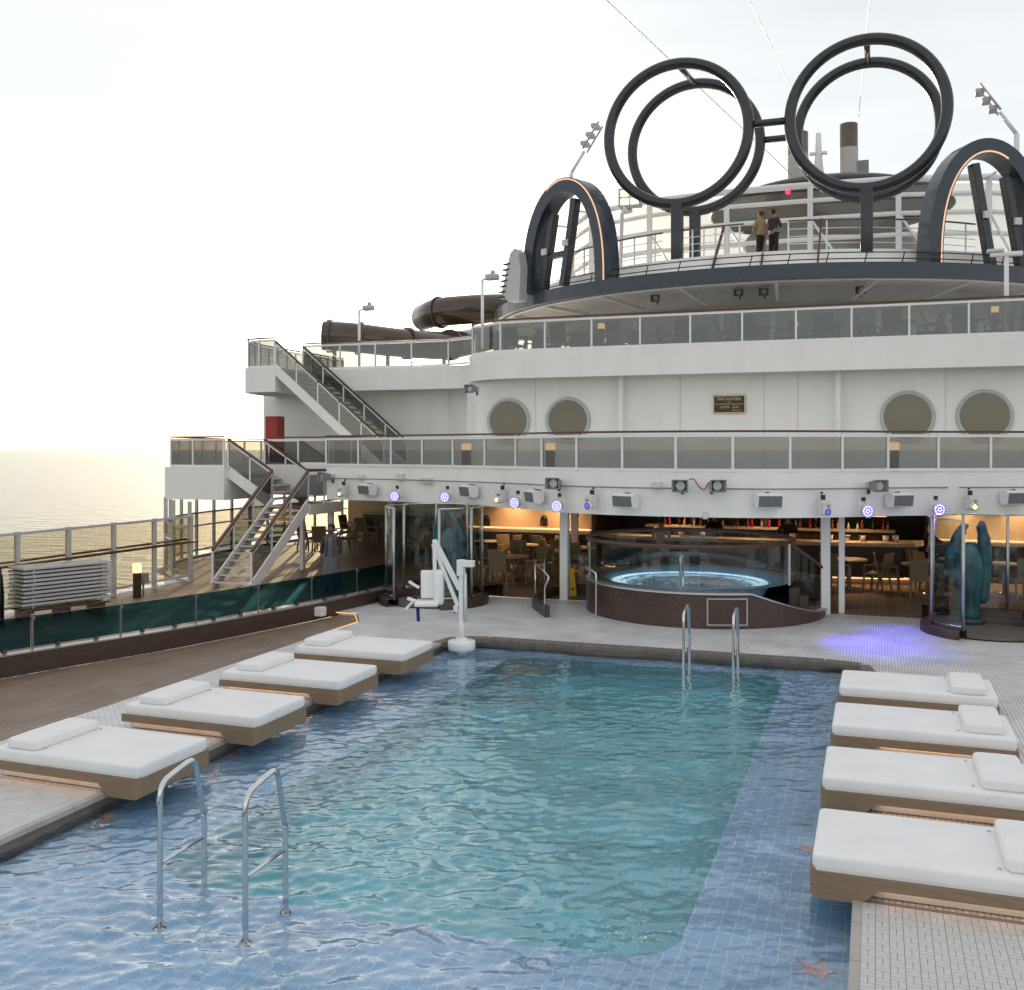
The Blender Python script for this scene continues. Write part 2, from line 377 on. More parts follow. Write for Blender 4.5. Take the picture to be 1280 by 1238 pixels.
def resample(path, step):
    p = [Vector((x[0], x[1])) for x in path]; L = [0]
    for i in range(len(p) - 1): L.append(L[-1] + (p[i + 1] - p[i]).length)
    n = max(1, round(L[-1] / step)); o = []; i = 0
    for k in range(n + 1):
        t = L[-1] * k / n
        while i < len(p) - 2 and L[i + 1] < t: i += 1
        o.append(p[i].lerp(p[i + 1], (t - L[i]) / max(1e-6, L[i + 1] - L[i])))
    return o
def sheet(name, poly, z, m, parent=None):
    return MB().add([(x, y, z) for x, y in poly], [tuple(range(len(poly)))]).build(name, m, parent)
def rect(x0, x1, y0, y1): return [(x0, y0), (x1, y0), (x1, y1), (x0, y1)]
def railing(name, label, path, z0, z1, step, glass, cat='railing', group=None, handz=None, hand='handwood', postw=.05, frame='whitem', toph=None, thick=.05, post_over=0., glass_z=None):
    pts = resample(path, step); t = thing(name, label, cat, (pts[0].x, pts[0].y, z0), 0, group)
    gz0, gz1 = glass_z or (z0 + .07, z1 - .07)
    pm = MB().box((0, 0, (z1 - z0 + post_over) / 2), (postw, postw * 1.1, z1 - z0 + post_over)).mesh('post')
    for i, p in enumerate(pts):
        q = pts[min(i + 1, len(pts) - 1)] - pts[max(i - 1, 0)]
        share('post', pm, frame, t, (p.x - pts[0].x, p.y - pts[0].y, 0), math.atan2(q.y, q.x))
    for i in range(len(pts) - 1):
        a, b = pts[i], pts[i + 1]; d = (b - a).normalized() * (postw * .55)
        MB().beam((*(a + d), (gz0 + gz1) / 2), (*(b - d), (gz0 + gz1) / 2), .012, gz1 - gz0).build('glass_pane', glass, t)
    sec = [(-thick / 2, -.03), (thick / 2, -.03), (thick / 2, .03), (-thick / 2, .03)]
    if frame:
        MB().sweep([(p.x, p.y, gz1 + .032) for p in pts], sec).build('top_rail', frame, t)
        MB().sweep([(p.x, p.y, gz0 - .032) for p in pts], sec).build('bottom_rail', frame, t)
    if hand:
        MB().sweep([(p.x, p.y, handz if handz else z1 + .045 + post_over) for p in pts], [(-.045, -.022), (.045, -.022), (.045, .022), (-.045, .022)]).build('handrail', hand, t)
    return t
def arc(cx, cy, r, a0, a1, n):
    return [(cx + r * math.cos(a0 + (a1 - a0) * i / n), cy + r * math.sin(a0 + (a1 - a0) * i / n)) for i in range(n + 1)]

# ================================================================== SETTING
PX0, PX1, PY0, PY1, WZ = -7.73, -.15, 2.6, 18.3, -.14
CXL = -3.94
struct(sheet('sea', rect(-60000, 60000, -60000, 60000), -46, 'sea'))
hull = MB().prism([(-17.9, -12), (10.0, -12), (10.0, 60), (-17.9, 60), (-22, 40), (-22.3, 29), (-20.4, 25), (-17.9, 23.4)], -46.2, -2.2).build('hull', 'hull'); struct(hull)
# pool deck of pale tiles: one sheet round the pool, with the rounded far corners cut in
def corner(cx, cy, r, a0, a1, n=8): return arc(cx, cy, r, R(a0), R(a1), n)
rc = .45
deckL = [(-10.3, -4), (PX0, -4), (PX0, PY1 - rc)] + corner(PX0 + rc, PY1 - rc, rc, 180, 90) + [(CXL, PY1), (CXL, 23.6), (-11.15, 23.6), (-11.25, 21.2), (-11.6, 20.25), (-10.9, 20.2), (-10.3, 19.2)]
dl = MB().add([(x, y, 0) for x, y in deckL], [tuple(range(len(deckL)))])
deckR = [(CXL, PY1)] + corner(PX1 - rc, PY1 - rc, rc, 90, 0) + [(PX1, -4), (2.4, -4), (2.4, 17.4)] + corner(3.2, 17.4, .8, 180, 90, 6) + [(6, 18.2), (6, 23.6), (CXL, 23.6)]
dl.add([(x, y, 0) for x, y in deckR], [tuple(range(len(deckR)))])
dl.add([(PX0, -4, 0), (PX1, -4, 0), (PX1, PY0, 0), (PX0, PY0, 0)], [(0, 1, 2, 3)])
deck = struct(dl.build('pool_deck', 'decktile'))
# recessed teak strips left and right with lit riser edges
KERB = catmull([(-15.6, 4), (-14.6, 8.2), (-13.4, 12.8), (-12.45, 15.6), (-11.9, 17.8), (-11.45, 20), (-11.2, 21.6), (-11.1, 22.6)], 6)
KERB = [(p.x, p.y) for p in KERB]
teak = struct(sheet('teak_deck', [(-10.3, -4), (-10.3, 19.3), (-11.0, 20.4), (-11.5, 20.4)] + [(x, y) for x, y in KERB[::-1] if y < 20.3] + [(-15.6, -4)], -.09, 'teak'))
teak2 = struct(sheet('teak_deck', [(2.4, -4), (12, -4), (12, 18.4), (3.0, 18.4), (2.4, 17.4)], -.09, 'teak'))
MB().sweep([(-10.3, -4, 0), (-10.3, 19.2, 0), (-10.9, 20.2, 0), (-11.6, 20.25, 0)], [(0, -.085), (.012, -.085), (.012, -.004), (0, -.004)]).build('riser', 'tilepiece', deck)
MB().sweep([(2.4, -4, 0), (2.4, 17.4, 0)] + [(x, y, 0) for x, y in corner(3.2, 17.4, .8, 180, 90, 6)][1:] + [(6, 18.2, 0)], [(0, -.085), (-.012, -.085), (-.012, -.004), (0, -.004)]).build('riser', 'tilepiece', deck)
for q in ([(-10.36, 17.6, -.03), (-10.36, 19.2, -.03), (-10.93, 20.12, -.03), (-11.5, 20.17, -.03)], [(2.5, 16.2, -.03), (2.5, 17.4, -.03), (2.7, 17.95, -.03), (3.2, 18.12, -.03)]):
    MB().tube([(a_[0], a_[1], -.012) for a_ in q], .012, 6).build('led_strip', 'led_soft', deck)
struct(sheet('promenade_deck', [(x, y) for x, y in KERB] + [(-11.15, 23.6), (-11.15, 46), (-22, 46), (-22.2, 29), (-20.4, 25), (-18.1, 23.4), (-18.1, 0)], -.004, 'teakwarm'))
struct(sheet('restaurant_floor', rect(-11.15, 8, 23.6, 46), .004, 'teakwarm'))
# ---- pool basin
sh = -.40; DX0, DX1, DY0, DY1, rd = -6.35, -1.45, 7.6, 17.85, .6; dz = -1.45
deep = corner(DX0 + rd, DY0 + rd, rd, 180, 270) + corner(DX1 - rd, DY0 + rd, rd, 270, 360) + corner(DX1 - rd, DY1 - rd, rd, 0, 90) + corner(DX0 + rd, DY1 - rd, rd, 90, 180)
outer = [(PX0, PY0), (PX1, PY0)] + [(PX1, PY1 - rc)] + corner(PX1 - rc, PY1 - rc, rc, 0, 90)[1:] + corner(PX0 + rc, PY1 - rc, rc, 90, 180)
bm = bmesh.new()
ov = [bm.verts.new((x, y, sh)) for x, y in outer]; dv = [bm.verts.new((x, y, sh)) for x, y in deep]
ed = [bm.edges.new((L[i], L[(i + 1) % len(L)])) for L in (ov, dv) for i in range(len(L))]
bmesh.ops.triangle_fill(bm, use_beauty=True, edges=ed)
me = bpy.data.meshes.new('pool_basin'); bm.to_mesh(me); bm.free()
basin = bpy.data.objects.new('pool_basin', me); col.objects.link(basin); me.materials.append(MATS['poolblue']); struct(basin)
w = MB(); n = len(outer)
w.add([(x, y, sh) for x, y in outer] + [(x, y, -.06) for x, y in outer], [(i, (i + 1) % n, n + (i + 1) % n, n + i) for i in range(n)]); w.build('pool_wall', 'coping', basin)
w = MB(); n = len(deep)
w.add([(x, y, sh) for x, y in deep] + [(x, y, dz) for x, y in deep], [(i, (i + 1) % n, n + (i + 1) % n, n + i) for i in range(n)] + [tuple(range(n, 2 * n))]); w.build('deep_end', 'pooldeep', basin)
from mathutils import noise as _ns
def water_mesh(x0, x1, y0, y1, st):
    nx, ny = int((x1 - x0) / st), int((y1 - y0) / st); vs = []
    ca, sa = math.cos(.45), math.sin(.45)
    for j in range(ny + 1):
        for i in range(nx + 1):
            x, y = x0 + (x1 - x0) * i / nx, y0 + (y1 - y0) * j / ny
            u, v = (x * ca + y * sa), (-x * sa + y * ca) * 1.6
            w_ = .38 + .62 * min(1, max(0, .5 + 1.3 * _ns.noise((x * .28, y * .28, 9.1))))      # wind patches
            u += .25 * _ns.noise((u * .8, v * .8, 4.2))
            h = .022 * _ns.noise((u * .9, v * .9, 1.3)) + w_ * (.016 * _ns.noise((u * 2.6, v * 2.6, 2.7)) + .0175 * _ns.noise((u * 5.8, v * 5.8, 5.5)) + .0105 * _ns.noise((u * 11.0, v * 9.0, 7.7)))
            vs.append((x, y, WZ + h))
    fs = [(j * (nx + 1) + i, j * (nx + 1) + i + 1, (j + 1) * (nx + 1) + i + 1, (j + 1) * (nx + 1) + i) for j in range(ny) for i in range(nx)]
    return MB().add(vs, fs, True)
struct(water_mesh(PX0, PX1, PY0 + 1.6, PY1, .030).build('pool_water', 'water'))
# coping stones round the edge: each a piece of the deck
cp = resample([(PX0, 6.4), (PX0, PY1 - rc)] + corner(PX0 + rc, PY1 - rc, rc, 180, 90)[1:] + corner(PX1 - rc, PY1 - rc, rc, 90, 0) + [(PX1, 6.4)], .62)
for i in range(len(cp) - 1):
    a, b = cp[i], cp[i + 1]; d = (b - a).normalized() * .004
    q = [(*(a + d), 0), (*((a + b) / 2), 0), (*(b - d), 0)]
    if min(a.y, b.y) > PY1 - rc - .3: MB().sweep(q, [(-.17, -.08), (.035, -.08), (.035, -.012), (.022, .012), (-.17, .012)]).build('coping_stone', 'coping', deck)
    else: MB().sweep(q, [(-.045, -.05), (.03, -.05), (.03, .002), (.02, .009), (-.045, .009)]).build('coping_stone', 'edgestone', deck)
# near tiles, laid in pairs turned against each other
def tile_cells(x0, x1, y0, y1, c=.10):
    o = []
    for i in range(int((x1 - x0) / c)):
        for j in range(int((y1 - y0) / c)):
            cx, cy = x0 + (i + .5) * c, y0 + (j + .5) * c
            if (i + j) % 2: o += [(cx - c / 4, cy, 1), (cx + c / 4, cy, 1)]
            else: o += [(cx, cy - c / 4, 0), (cx, cy + c / 4, 0)]
    return o
sheet('grout_bed', rect(-.11, 2.38, 6.4, 8.72), .002, 'grout', deck)
sheet('grout_bed', rect(-10.2, -7.77, 5.6, 8.72), .002, 'grout', deck)
tms = [MB().box((0, 0, .0045), (d[0], d[1], .006)).mesh('tile') for d in ((.096, .046), (.046, .096))]
cells = sorted(tile_cells(-.105, 1.4, 7.05, 8.72), key=lambda c: c[1] + 2.2 * max(0, c[0] - .9) + (9 if c[1] < 7.25 else 0))
for k, (x, y, v) in enumerate(cells[:300]): share('tile', tms[v], 'tilepiece', deck, (x, y, random.uniform(-.0006, .0006)))
rest = cells[300:] + tile_cells(1.42, 2.38, 6.4, 8.72) + tile_cells(-10.18, -7.77, 5.6, 8.72)
tb = MB()
for x, y, v in rest: tb.box((x, y, .0045 + random.uniform(-.0006, .0006)), ((.046, .096) if v else (.096, .046)) + (.006,))
tb.build('tiles', 'tilepiece', deck)['kind'] = 'stuff'

# ================================================================== SUPERSTRUCTURE
ss = thing('ship_superstructure', 'white multi-deck superstructure with round portholes and curved balcony decks', 'ship', (CXL, 30, 0))
half = [(0, 21.15), (1.2, 21.25), (2.3, 21.6), (3.3, 22.2), (4.2, 22.95), (5.0, 23.4), (6.2, 23.95), (8.2, 24.75), (10.7, 25.3)]
hp = [(p.x, p.y) for p in catmull([(a, b, 0) for a, b in half], 4)]
FASC = [(CXL - x, y) for x, y in hp[::-1]] + [(CXL + x, y) for x, y in hp[1:]]
Z2, Z3, Z4 = 2.95, 6.35, 9.35
fsec = lambda z0, z1, t=.16: [(0, z0), (0, z1), (-t, z1), (-t, z0)]
def band(name, path, z0, z1, m, parent=ss, t=.16):
    return MB().sweep([(x, y, 0) for x, y in path], [(0, z0), (-t, z0), (-t, z1), (0, z1)], smooth=False).build(name, m, parent)
band('balcony_fascia', FASC, 2.24, 3.18, 'white')
XL = FASC[0][0]; XR = FASC[-1][0]
D2 = [(x, y + .05) for x, y in FASC] + [(XR, 40), (-21.8, 40), (-21.8, 30.2), (-20.6, 27), (-20.1, 25.3), (-18.08, 25.3), (-18.08, 27.38), (XL + .05, 27.38)]
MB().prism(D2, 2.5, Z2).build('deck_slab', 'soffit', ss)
band('balcony_fascia', [(-18.0, 27.3), (-18.0, 25.2), (-20.1, 25.2), (-20.5, 26.0), (-21.2, 28), (-21.9, 31), (-21.9, 40)][::-1], 2.16, 3.12, 'white')
band('balcony_fascia', [(-18.0, 27.3), (XL, 27.3), (XL, FASC[0][1])], 2.24, 3.18, 'white')
# main-deck house wall (level 2) with portholes
wl = [(-21.8, 33.0), (-14.2, 32.9), (-13.2, 32.4), (-12.6, 31.2), (-12.1, 29.6), (-11.5, 28.9), (-10.9, 28.65), (-10.0, 28.6), (3.0, 28.6), (9.0, 28.6)]
MB().sweep([(x, y, 0) for x, y in wl], [(0, Z2 - .3), (-.2, Z2 - .3), (-.2, 5.9), (0, 5.9)]).build('house_wall', 'white', ss)
MB().prism([(-21.8, 33.1), (-21.8, 40), (-21.6, 40), (-21.6, 33.1)], Z2 - .3, 5.9).build('house_wall', 'white', ss)
for x in (-10.35, -8.5, .78, 2.62):
    f = MB().lathe([(.575, -.012), (.60, .075), (.63, .085), (.675, .06), (.69, -.02)], n=48)
    f.v = [(a + x, 28.58 - c, b + 4.5) for a, b, c in f.v]
    fo = f.build('porthole_frame', 'lightgrey', ss)
    g = MB().lathe([(0, .0), (.61, .0)], n=40); g.v = [(a + x, 28.565 - c, b + 4.5) for a, b, c in g.v]; g.build('porthole_pane', 'porthole', fo)
for x in (-6.85, -.95): MB().box((x, 28.36, 4.5), (.13, .13, 2.9)).build('wall_post', 'whitem', ss)
for x in (-9.5, -5.2, -2.9, -2.0, 1.7): MB().box((x, 28.594, 4.5), (.02, .014, 2.85)).build('weld_seam', 'offwhite', ss)
# level 3 balcony
D3F = [(-19.3, 31.8), (-14.0, 31.8), (-12.9, 31.6), (-12.3, 30.9), (-12.0, 29.6), (-11.6, 28.7), (-10.8, 28.1), (-9.6, 27.85), (-4, 27.8), (2, 27.85), (5.2, 28.0), (7, 28.8), (8, 30.5)]
D3S = [(p.x, p.y) for p in catmull([(a, b, 0) for a, b in D3F], 5)]
band('balcony_fascia', D3S, 5.72, 6.50, 'white', t=.14)
MB().prism([(x, y + .06) for x, y in D3S] + [(9, 44), (-21.2, 44), (-21.2, 31.9), (-19.36, 31.86)], 5.88, Z3).build('deck_slab', 'white', ss)
band('balcony_fascia', [(-19.3, 31.75), (-19.3, 29.9), (-20.5, 29.9), (-20.9, 30.5), (-21.3, 32), (-21.3, 44)][::-1], 5.62, 6.46, 'white', t=.14)
MB().prism([(-19.38, 31.7), (-19.38, 29.98), (-20.45, 29.98), (-20.85, 30.5), (-21.2, 31.85)][::-1], 5.80, Z3).build('deck_slab', 'white', ss)
# round upper deck: navy rim, soffit, brackets, house below
C4 = (-3.75, 44.3); R4 = 11.9
def on4(r, ph): return (C4[0] + r * math.sin(ph), C4[1] - r * math.cos(ph))
full = lambda r, n=96: [(*on4(r, 2 * math.pi * i / n), 0) for i in range(n)]
MB().sweep(full(R4), [(0, 8.9), (.25, 8.9), (.25, Z4), (0, Z4)], closed=True).build('upper_rim', 'navy', ss)
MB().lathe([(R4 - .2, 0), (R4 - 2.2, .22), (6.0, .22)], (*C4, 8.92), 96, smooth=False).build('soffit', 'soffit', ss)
MB().lathe([(R4 - .05, -.02), (R4 + .02, -.02), (R4 + .02, .03), (R4 - .05, .03)], (*C4, 8.86), 96, smooth=False).build('soffit_lip', 'whitem', ss)
MB().lathe([(R4 - .3, Z4 - .02), (10.6, Z4 - .02), (10.6, 10.05), (0, 10.05)], (*C4, 0), 96, smooth=False).build('upper_deck', 'white', ss)
for k in range(-6, 7):
    ph = R(4 + 15 * k); a, b = on4(R4 - .1, ph), on4(R4 - 2.6, ph)
    MB().sweep([(*a, 8.86), (*b, 8.6)], [(-.05, 0), (.05, 0), (.05, .12), (-.05, .12)]).build('bracket', 'offwhite', ss)
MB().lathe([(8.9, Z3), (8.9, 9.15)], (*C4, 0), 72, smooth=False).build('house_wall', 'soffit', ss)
MB().lathe([(8.95, 8.32), (9.12, 8.32), (9.12, 8.5), (8.95, 8.5)], (*C4, 0), 72, smooth=False).build('beam_ring', 'counter', ss)
MB().lathe([(8.93, Z3 + .2), (8.93, 8.25)], (*C4, 0), 40, R(-128), R(-62), smooth=False).build('window_band', 'porthole', ss)
for k in range(-3, 4):
    a = on4(9.0, R(3 + 11 * k)); MB().box((a[0], a[1], 7.4), (.16, .16, 2.1), R(3 + 11 * k)).build('wall_post', 'offwhite', ss)
# pillars at the pool deck level, ceiling lights
for (x, y) in ((-1.05, 23.5), (-7.1, 23.6), (-14.2, 28.5), (-8.7, 30.0), (5.0, 24.2)):
    MB().box((x, y, 1.25), (.2, .2, 2.5), bev=.015).build('pillar', 'white', ss)
MB().box((-.72, 23.9, 1.25), (.12, .3, 2.5)).build('pillar', 'white', ss)
# ---- restaurant walls
rw = thing('restaurant_wall', 'warm beige restaurant wall with lit ledge over dark panelling', 'wall', (-9.7, 30.5, 0))
for x0, x1 in ((-12.6, -8.3), (1.4, 9)):
    MB().box(((x0 + x1) / 2, 30.62, 1.83), (x1 - x0, .1, 1.34)).build('upper_panel', 'beigewall', rw)
    MB().box(((x0 + x1) / 2, 30.56, .5), (x1 - x0, .12, 1.0)).build('wainscot', 'darkwood', rw)
    MB().box(((x0 + x1) / 2, 30.46, 1.08), (x1 - x0, .3, .10), bev=.01).build('ledge', 'counter', rw)
    MB().box(((x0 + x1) / 2, 30.55, 1.15), (x1 - x0 - .2, .02, .02)).build('led_strip', 'led_warm', rw)
for (px, py) in ((608, 652), (680, 652)):
    q = PY(px, py, 30.5); t = thing('wall_lamp', 'small dark arched wall lamp above the lit ledge', 'lamp', (q.x, 30.5, q.z - .15), 0, 'wall lamps in the restaurant')
    MB().sweep([(-.09, 0, 0), (-.09, 0, .2), (-.06, 0, .29), (0, 0, .33), (.06, 0, .29), (.09, 0, .2), (.09, 0, 0)], [(-.025, -.03), (.025, -.03), (.025, .03), (-.025, .03)], up=(0, 1, 0)).build('frame', 'darkwood', t, False)
    MB().box((0, .02, .13), (.16, .03, .26)).build('back_plate', 'bronze', t, False)
MB().box((-12.7, 36.2, 1.25), (.15, 11.3, 2.5)).build('side_wall', 'beigewall', rw)
lb = MB().box((-17.2, 39.6, 1.24), (9.2, .15, 2.5)).build('lounge_bulkhead', 'beigewall'); tag(lb, 'beige bulkhead closing the open lounge behind the staircase', 'wall')  # wall added to keep low sun off the pool deck
bw = MB().box((-3.4, 34.5, 1.25), (10.0, .1, 2.5)).build('bar_back_wall', 'darkwood'); tag(bw, 'dark timber wall behind the bar shelves', 'wall')
lw = MB().box((-8.25, 32.5, 1.25), (.12, 4.0, 2.5)); tag(lw.build('partition_wall', 'darkwood'), 'dark partition between the beige dining wall and the bar', 'wall')
lw = MB().box((1.35, 32.5, 1.25), (.1, 4.0, 2.5)); tag(lw.build('partition_wall', 'darkwood'), 'dark partition beside the bar on the sculpture shower side', 'wall')
for i, (x, y) in enumerate(((-10.8, 30.1), (-9.3, 30.1), (-6.2, 29.2), (-3.4, 29.0), (-.6, 29.2), (2.2, 30.1), (3.6, 30.1), (-6.0, 32.5), (-3.2, 32.5), (-.8, 32.5))):
    t = thing('ceiling_light', 'small warm round ceiling light in the restaurant', 'light', (x, y, 2.46), 0, 'restaurant ceiling lights')
    MB().lathe([(.0, -.01), (.06, -.01)], n=16).build('bulb', 'lamp_warm', t, False)
    MB().lathe([(.06, -.02), (.085, -.02), (.085, .035), (.06, .035)], n=16).build('trim', 'brushed', t, False)
    L = bpy.data.objects.new('lamp_light', bpy.data.lights.new('lamp_light', 'SPOT')); col.objects.link(L); L.parent = t
    L.location = (0, 0, -.03); L.data.energy = 130; L.data.color = (1., .62, .32); L.data.spot_size = R(125); L.data.spot_blend = .9; L.data.shadow_soft_size = .06

# ================================================================== RAILINGS AND STAIRS
G2 = 'balcony railings'
railing('balcony_railing', 'white framed tinted glass railing along the balcony above the stage lights', FASC, 3.18, 3.98, 1.16, 'railglass', group=G2)
railing('balcony_railing', 'short glass railing between the stair head and the balcony above the stage lights', [(-17.95, 27.42), (XL + .12, 27.42), (XL + .12, FASC[0][1] + .1)], 3.18, 3.98, 1.1, 'railglass', group=G2)
railing('balcony_railing', 'sunlit glass railing of the side balcony left of the lower stair head', [(-18.08, 25.3), (-20.0, 25.3), (-20.4, 26.0), (-21.1, 28), (-21.75, 31), (-21.75, 36)], 3.12, 3.98, 1.1, 'railglass', group=G2)
railing('balcony_railing', 'white framed glass railing of the dining terrace above the portholes', [(x, y + .07) for x, y in D3S], 6.5, 7.4, 1.38, 'railglass', group=G2)
railing('balcony_railing', 'glass railing of the small balcony at the head of the upper stair', [(-19.36, 29.98), (-20.42, 29.98), (-20.8, 30.55), (-21.2, 32), (-21.2, 38)], 6.46, 7.42, .6, 'railglass', group=G2)
ws = railing('windbreak', 'tall clear glass windbreak with grey posts along the sea side', [(-17.85, 3.9), (-17.8, 23.4)], 0, 1.84, 1.5, 'seaglass', cat='windbreak', hand=None, frame='lightgrey', postw=.09, thick=.07, glass_z=(.22, 1.76))
MB().tube([(-17.68, 3.9, 1.12), (-17.63, 23.4, 1.12)], .035, 8).build('handrail', 'handwood', ws)
MB().tube([(-17.95, 3.9, 1.17), (-17.93, 23.4, 1.17)], .03, 8).build('handrail', 'handwood', ws)
bay = [(p.x, p.y) for p in catmull([(-17.95, 23.55, 0), (-19.3, 24.4, 0), (-20.7, 26, 0), (-21.6, 28, 0), (-22, 31, 0), (-22, 36, 0), (-22, 44, 0)], 5)]
wb = railing('bay_windows', 'curved bay of tall glass panes over the sea under the side balcony', bay, 0.0, 2.2, 1.15, 'seaglass', cat='windows', hand=None, frame='lightgrey', postw=.08, glass_z=(.25, 1.45))
MB().sweep([(x, y, 0) for x, y in bay], [(.12, -.55), (.12, .06), (-.02, .06), (-.02, -.55)]).build('sill_band', 'white', wb)
MB().tube([(x, y, 1.05) for x, y in bay], .03, 8).build('handrail', 'whitem', wb)

def pane4(a, b, h0, h1, th=.012):
    a, b = Vector(a), Vector(b); t = (b - a); nrm = Vector((-t.y, t.x, 0)).normalized() * th / 2; u0, u1 = Vector((0, 0, h0)), Vector((0, 0, h1))
    vs = [a + u0 - nrm, b + u0 - nrm, b + u1 - nrm, a + u1 - nrm, a + u0 + nrm, b + u0 + nrm, b + u1 + nrm, a + u1 + nrm]
    return MB().add(vs, [(0, 1, 2, 3), (7, 6, 5, 4), (0, 4, 5, 1), (1, 5, 6, 2), (2, 6, 7, 3), (3, 7, 4, 0)])
def flight(t, a, u, v, width, rise, run, n, npan, glass='railglass', led=False):
    a, u, v = Vector(a), Vector((*u, 0)), Vector((*v, 0)); g = run / n; h = rise / n
    for i in range(n):
        c = a + u * (g * (i + .5)) + v * (width / 2) + Vector((0, 0, h * (i + 1) - .025))
        ang = math.atan2(u.y, u.x)
        tr = MB().box(c, (g * 1.12, width - .06, .05), ang).build('tread', 'handwood', t)
        nose = c - u * (g * .56); MB().box(nose, (.025, width - .06, .056), ang).build('nosing', 'offwhite', tr)
        if led and i in (2, 3): MB().box(c - u * .02 - Vector((0, 0, .035)), (.03, .3, .012), ang).build('step_light', 'lamp_warm', tr)
    top = a + u * run + Vector((0, 0, rise))
    for sd in (0, width):
        p, q = a + v * sd, top + v * sd
        MB().beam(p + Vector((0, 0, .02)), q + Vector((0, 0, .02)), .05, .30, up=(0, 0, 1)).build('stringer', 'white', t)
        for k in range(npan + 1):
            e = p.lerp(q, k / npan); MB().box(e + Vector((0, 0, .55)), (.045, .045, .85)).build('post', 'whitem', t)
            if k < npan:
                e2 = p.lerp(q, (k + 1) / npan); MB_ = pane4(e, e2, .24, .88); MB_.build('glass_pane', glass, t)
        MB().beam(p + Vector((0, 0, .92)), q + Vector((0, 0, .92)), .045, .05).build('top_rail', 'whitem', t)
        MB().beam(p + Vector((0, 0, .99)), q + Vector((0, 0, .99)), .085, .05).build('handrail', 'handwood', t)
st = thing('staircase', 'white quarter-turn stair with brown treads rising to the side balcony', 'stairs', (-15.9, 22.6, 0))
flight(st, (-16.5, 22.6, 0), (0, 1), (1, 0), 1.2, 2.04, 2.8, 12, 3, led=True)
MB().box((-15.9, 26.4, 1.98), (1.22, 1.94, .1)).build('landing', 'handwood', st)
MB().box((-15.28, 26.4, 1.92), (.05, 1.94, .3)).build('landing_fascia', 'white', st)
MB().box((-15.9, 27.37, 1.92), (1.2, .05, .3)).build('landing_fascia', 'white', st)
flight(st, (-16.5, 25.42, 2.04), (-1, 0), (0, 1), 1.9, .92, 1.5, 5, 2)
pane4((-15.3, 25.45, 2.04), (-15.3, 27.3, 2.04), .24, .88).build('glass_pane', 'railglass', st)
pane4((-15.3, 27.33, 2.04), (-16.5, 27.33, 2.04), .24, .88).build('glass_pane', 'railglass', st)
MB().beam((-15.3, 25.4, 3.03), (-15.3, 27.35, 3.03), .085, .05).build('handrail', 'handwood', st)
MB().beam((-15.3, 27.33, 3.032), (-16.5, 27.33, 3.032), .085, .05).build('handrail', 'handwood', st)
for q in ((-15.3, 26.3), (-15.3, 27.33)): MB().box((*q, 2.5), (.045, .045, .98)).build('post', 'whitem', st)
for q in ((-15.4, 26.9), (-16.4, 26.9)): MB().box((*q, .95), (.12, .12, 1.9)).build('support_post', 'white', st)
st2 = thing('staircase', 'white glass-sided stair climbing from the porthole deck to the terrace level', 'stairs', (-15.3, 30.8, Z2))
flight(st2, (-15.2, 29.95, Z2), (-1, 0), (0, 1), 1.75, Z3 - Z2, 4.1, 19, 5)
fl = MB().box((-20.4, 31.6, 3.9), (.5, .5, 1.88), bev=.02).build('fire_locker', 'red'); tag(fl, 'red locker standing by the white wall behind the side balcony', 'locker')
fl.data.transform(Matrix.Translation((0, 0, 0)))

# ---- teal glass screen on a dark mosaic kerb
kb = thing('glass_screen', 'low teal tinted glass screen on dark mosaic kerb beside the teak deck', 'screen', (KERB[0][0], KERB[0][1], -.09))
kpath = [(x, y, 0) for x, y in KERB]
MB().sweep(kpath, [(0, -.085), (0, .26), (-.17, .26), (-.17, -.085)]).build('kerb', 'mosaicflat', kb)
MB().sweep(kpath, [(.01, .262), (.01, .285), (-.18, .285), (-.18, .262)]).build('kerb_cap', 'brushed', kb)
kp = resample(KERB, 1.62)
for i in range(len(kp) - 1):
    a, b = kp[i], kp[i + 1]; d = (b - a).normalized() * .015; nr = Vector((d.y, -d.x)).normalized() * -.09
    a, b = a + d + nr, b - d + nr
    MB().beam((*a, .60), (*b, .60), .014, .52).build('glass_pane', 'tealglass', kb)
    pb = MB().box((*a, .58), (.03, .03, .62)).build('post', 'brushed', kb); MB().box((*a, .82), (.07, .06, .05)).build('clamp', 'brushed', pb)
    for t in (.28, .72): MB().box((*a.lerp(b, t), .33), (.06, .07, .07), math.atan2((b - a).y, (b - a).x)).build('shoe', 'darkgrey', kb)
pb = thing('pump_box', 'small white utility box with hose on deck beside the kerb', 'box', P(398, 770, 0))
MB().box((0, 0, .1), (.3, .2, .2), bev=.02).build('case', 'whitem', pb, False)
MB().tube([(-.15, 0, .12), (-.25, -.02, .11), (-.28, -.03, .01)], .025, 8).build('hose', 'whitem', pb, False)

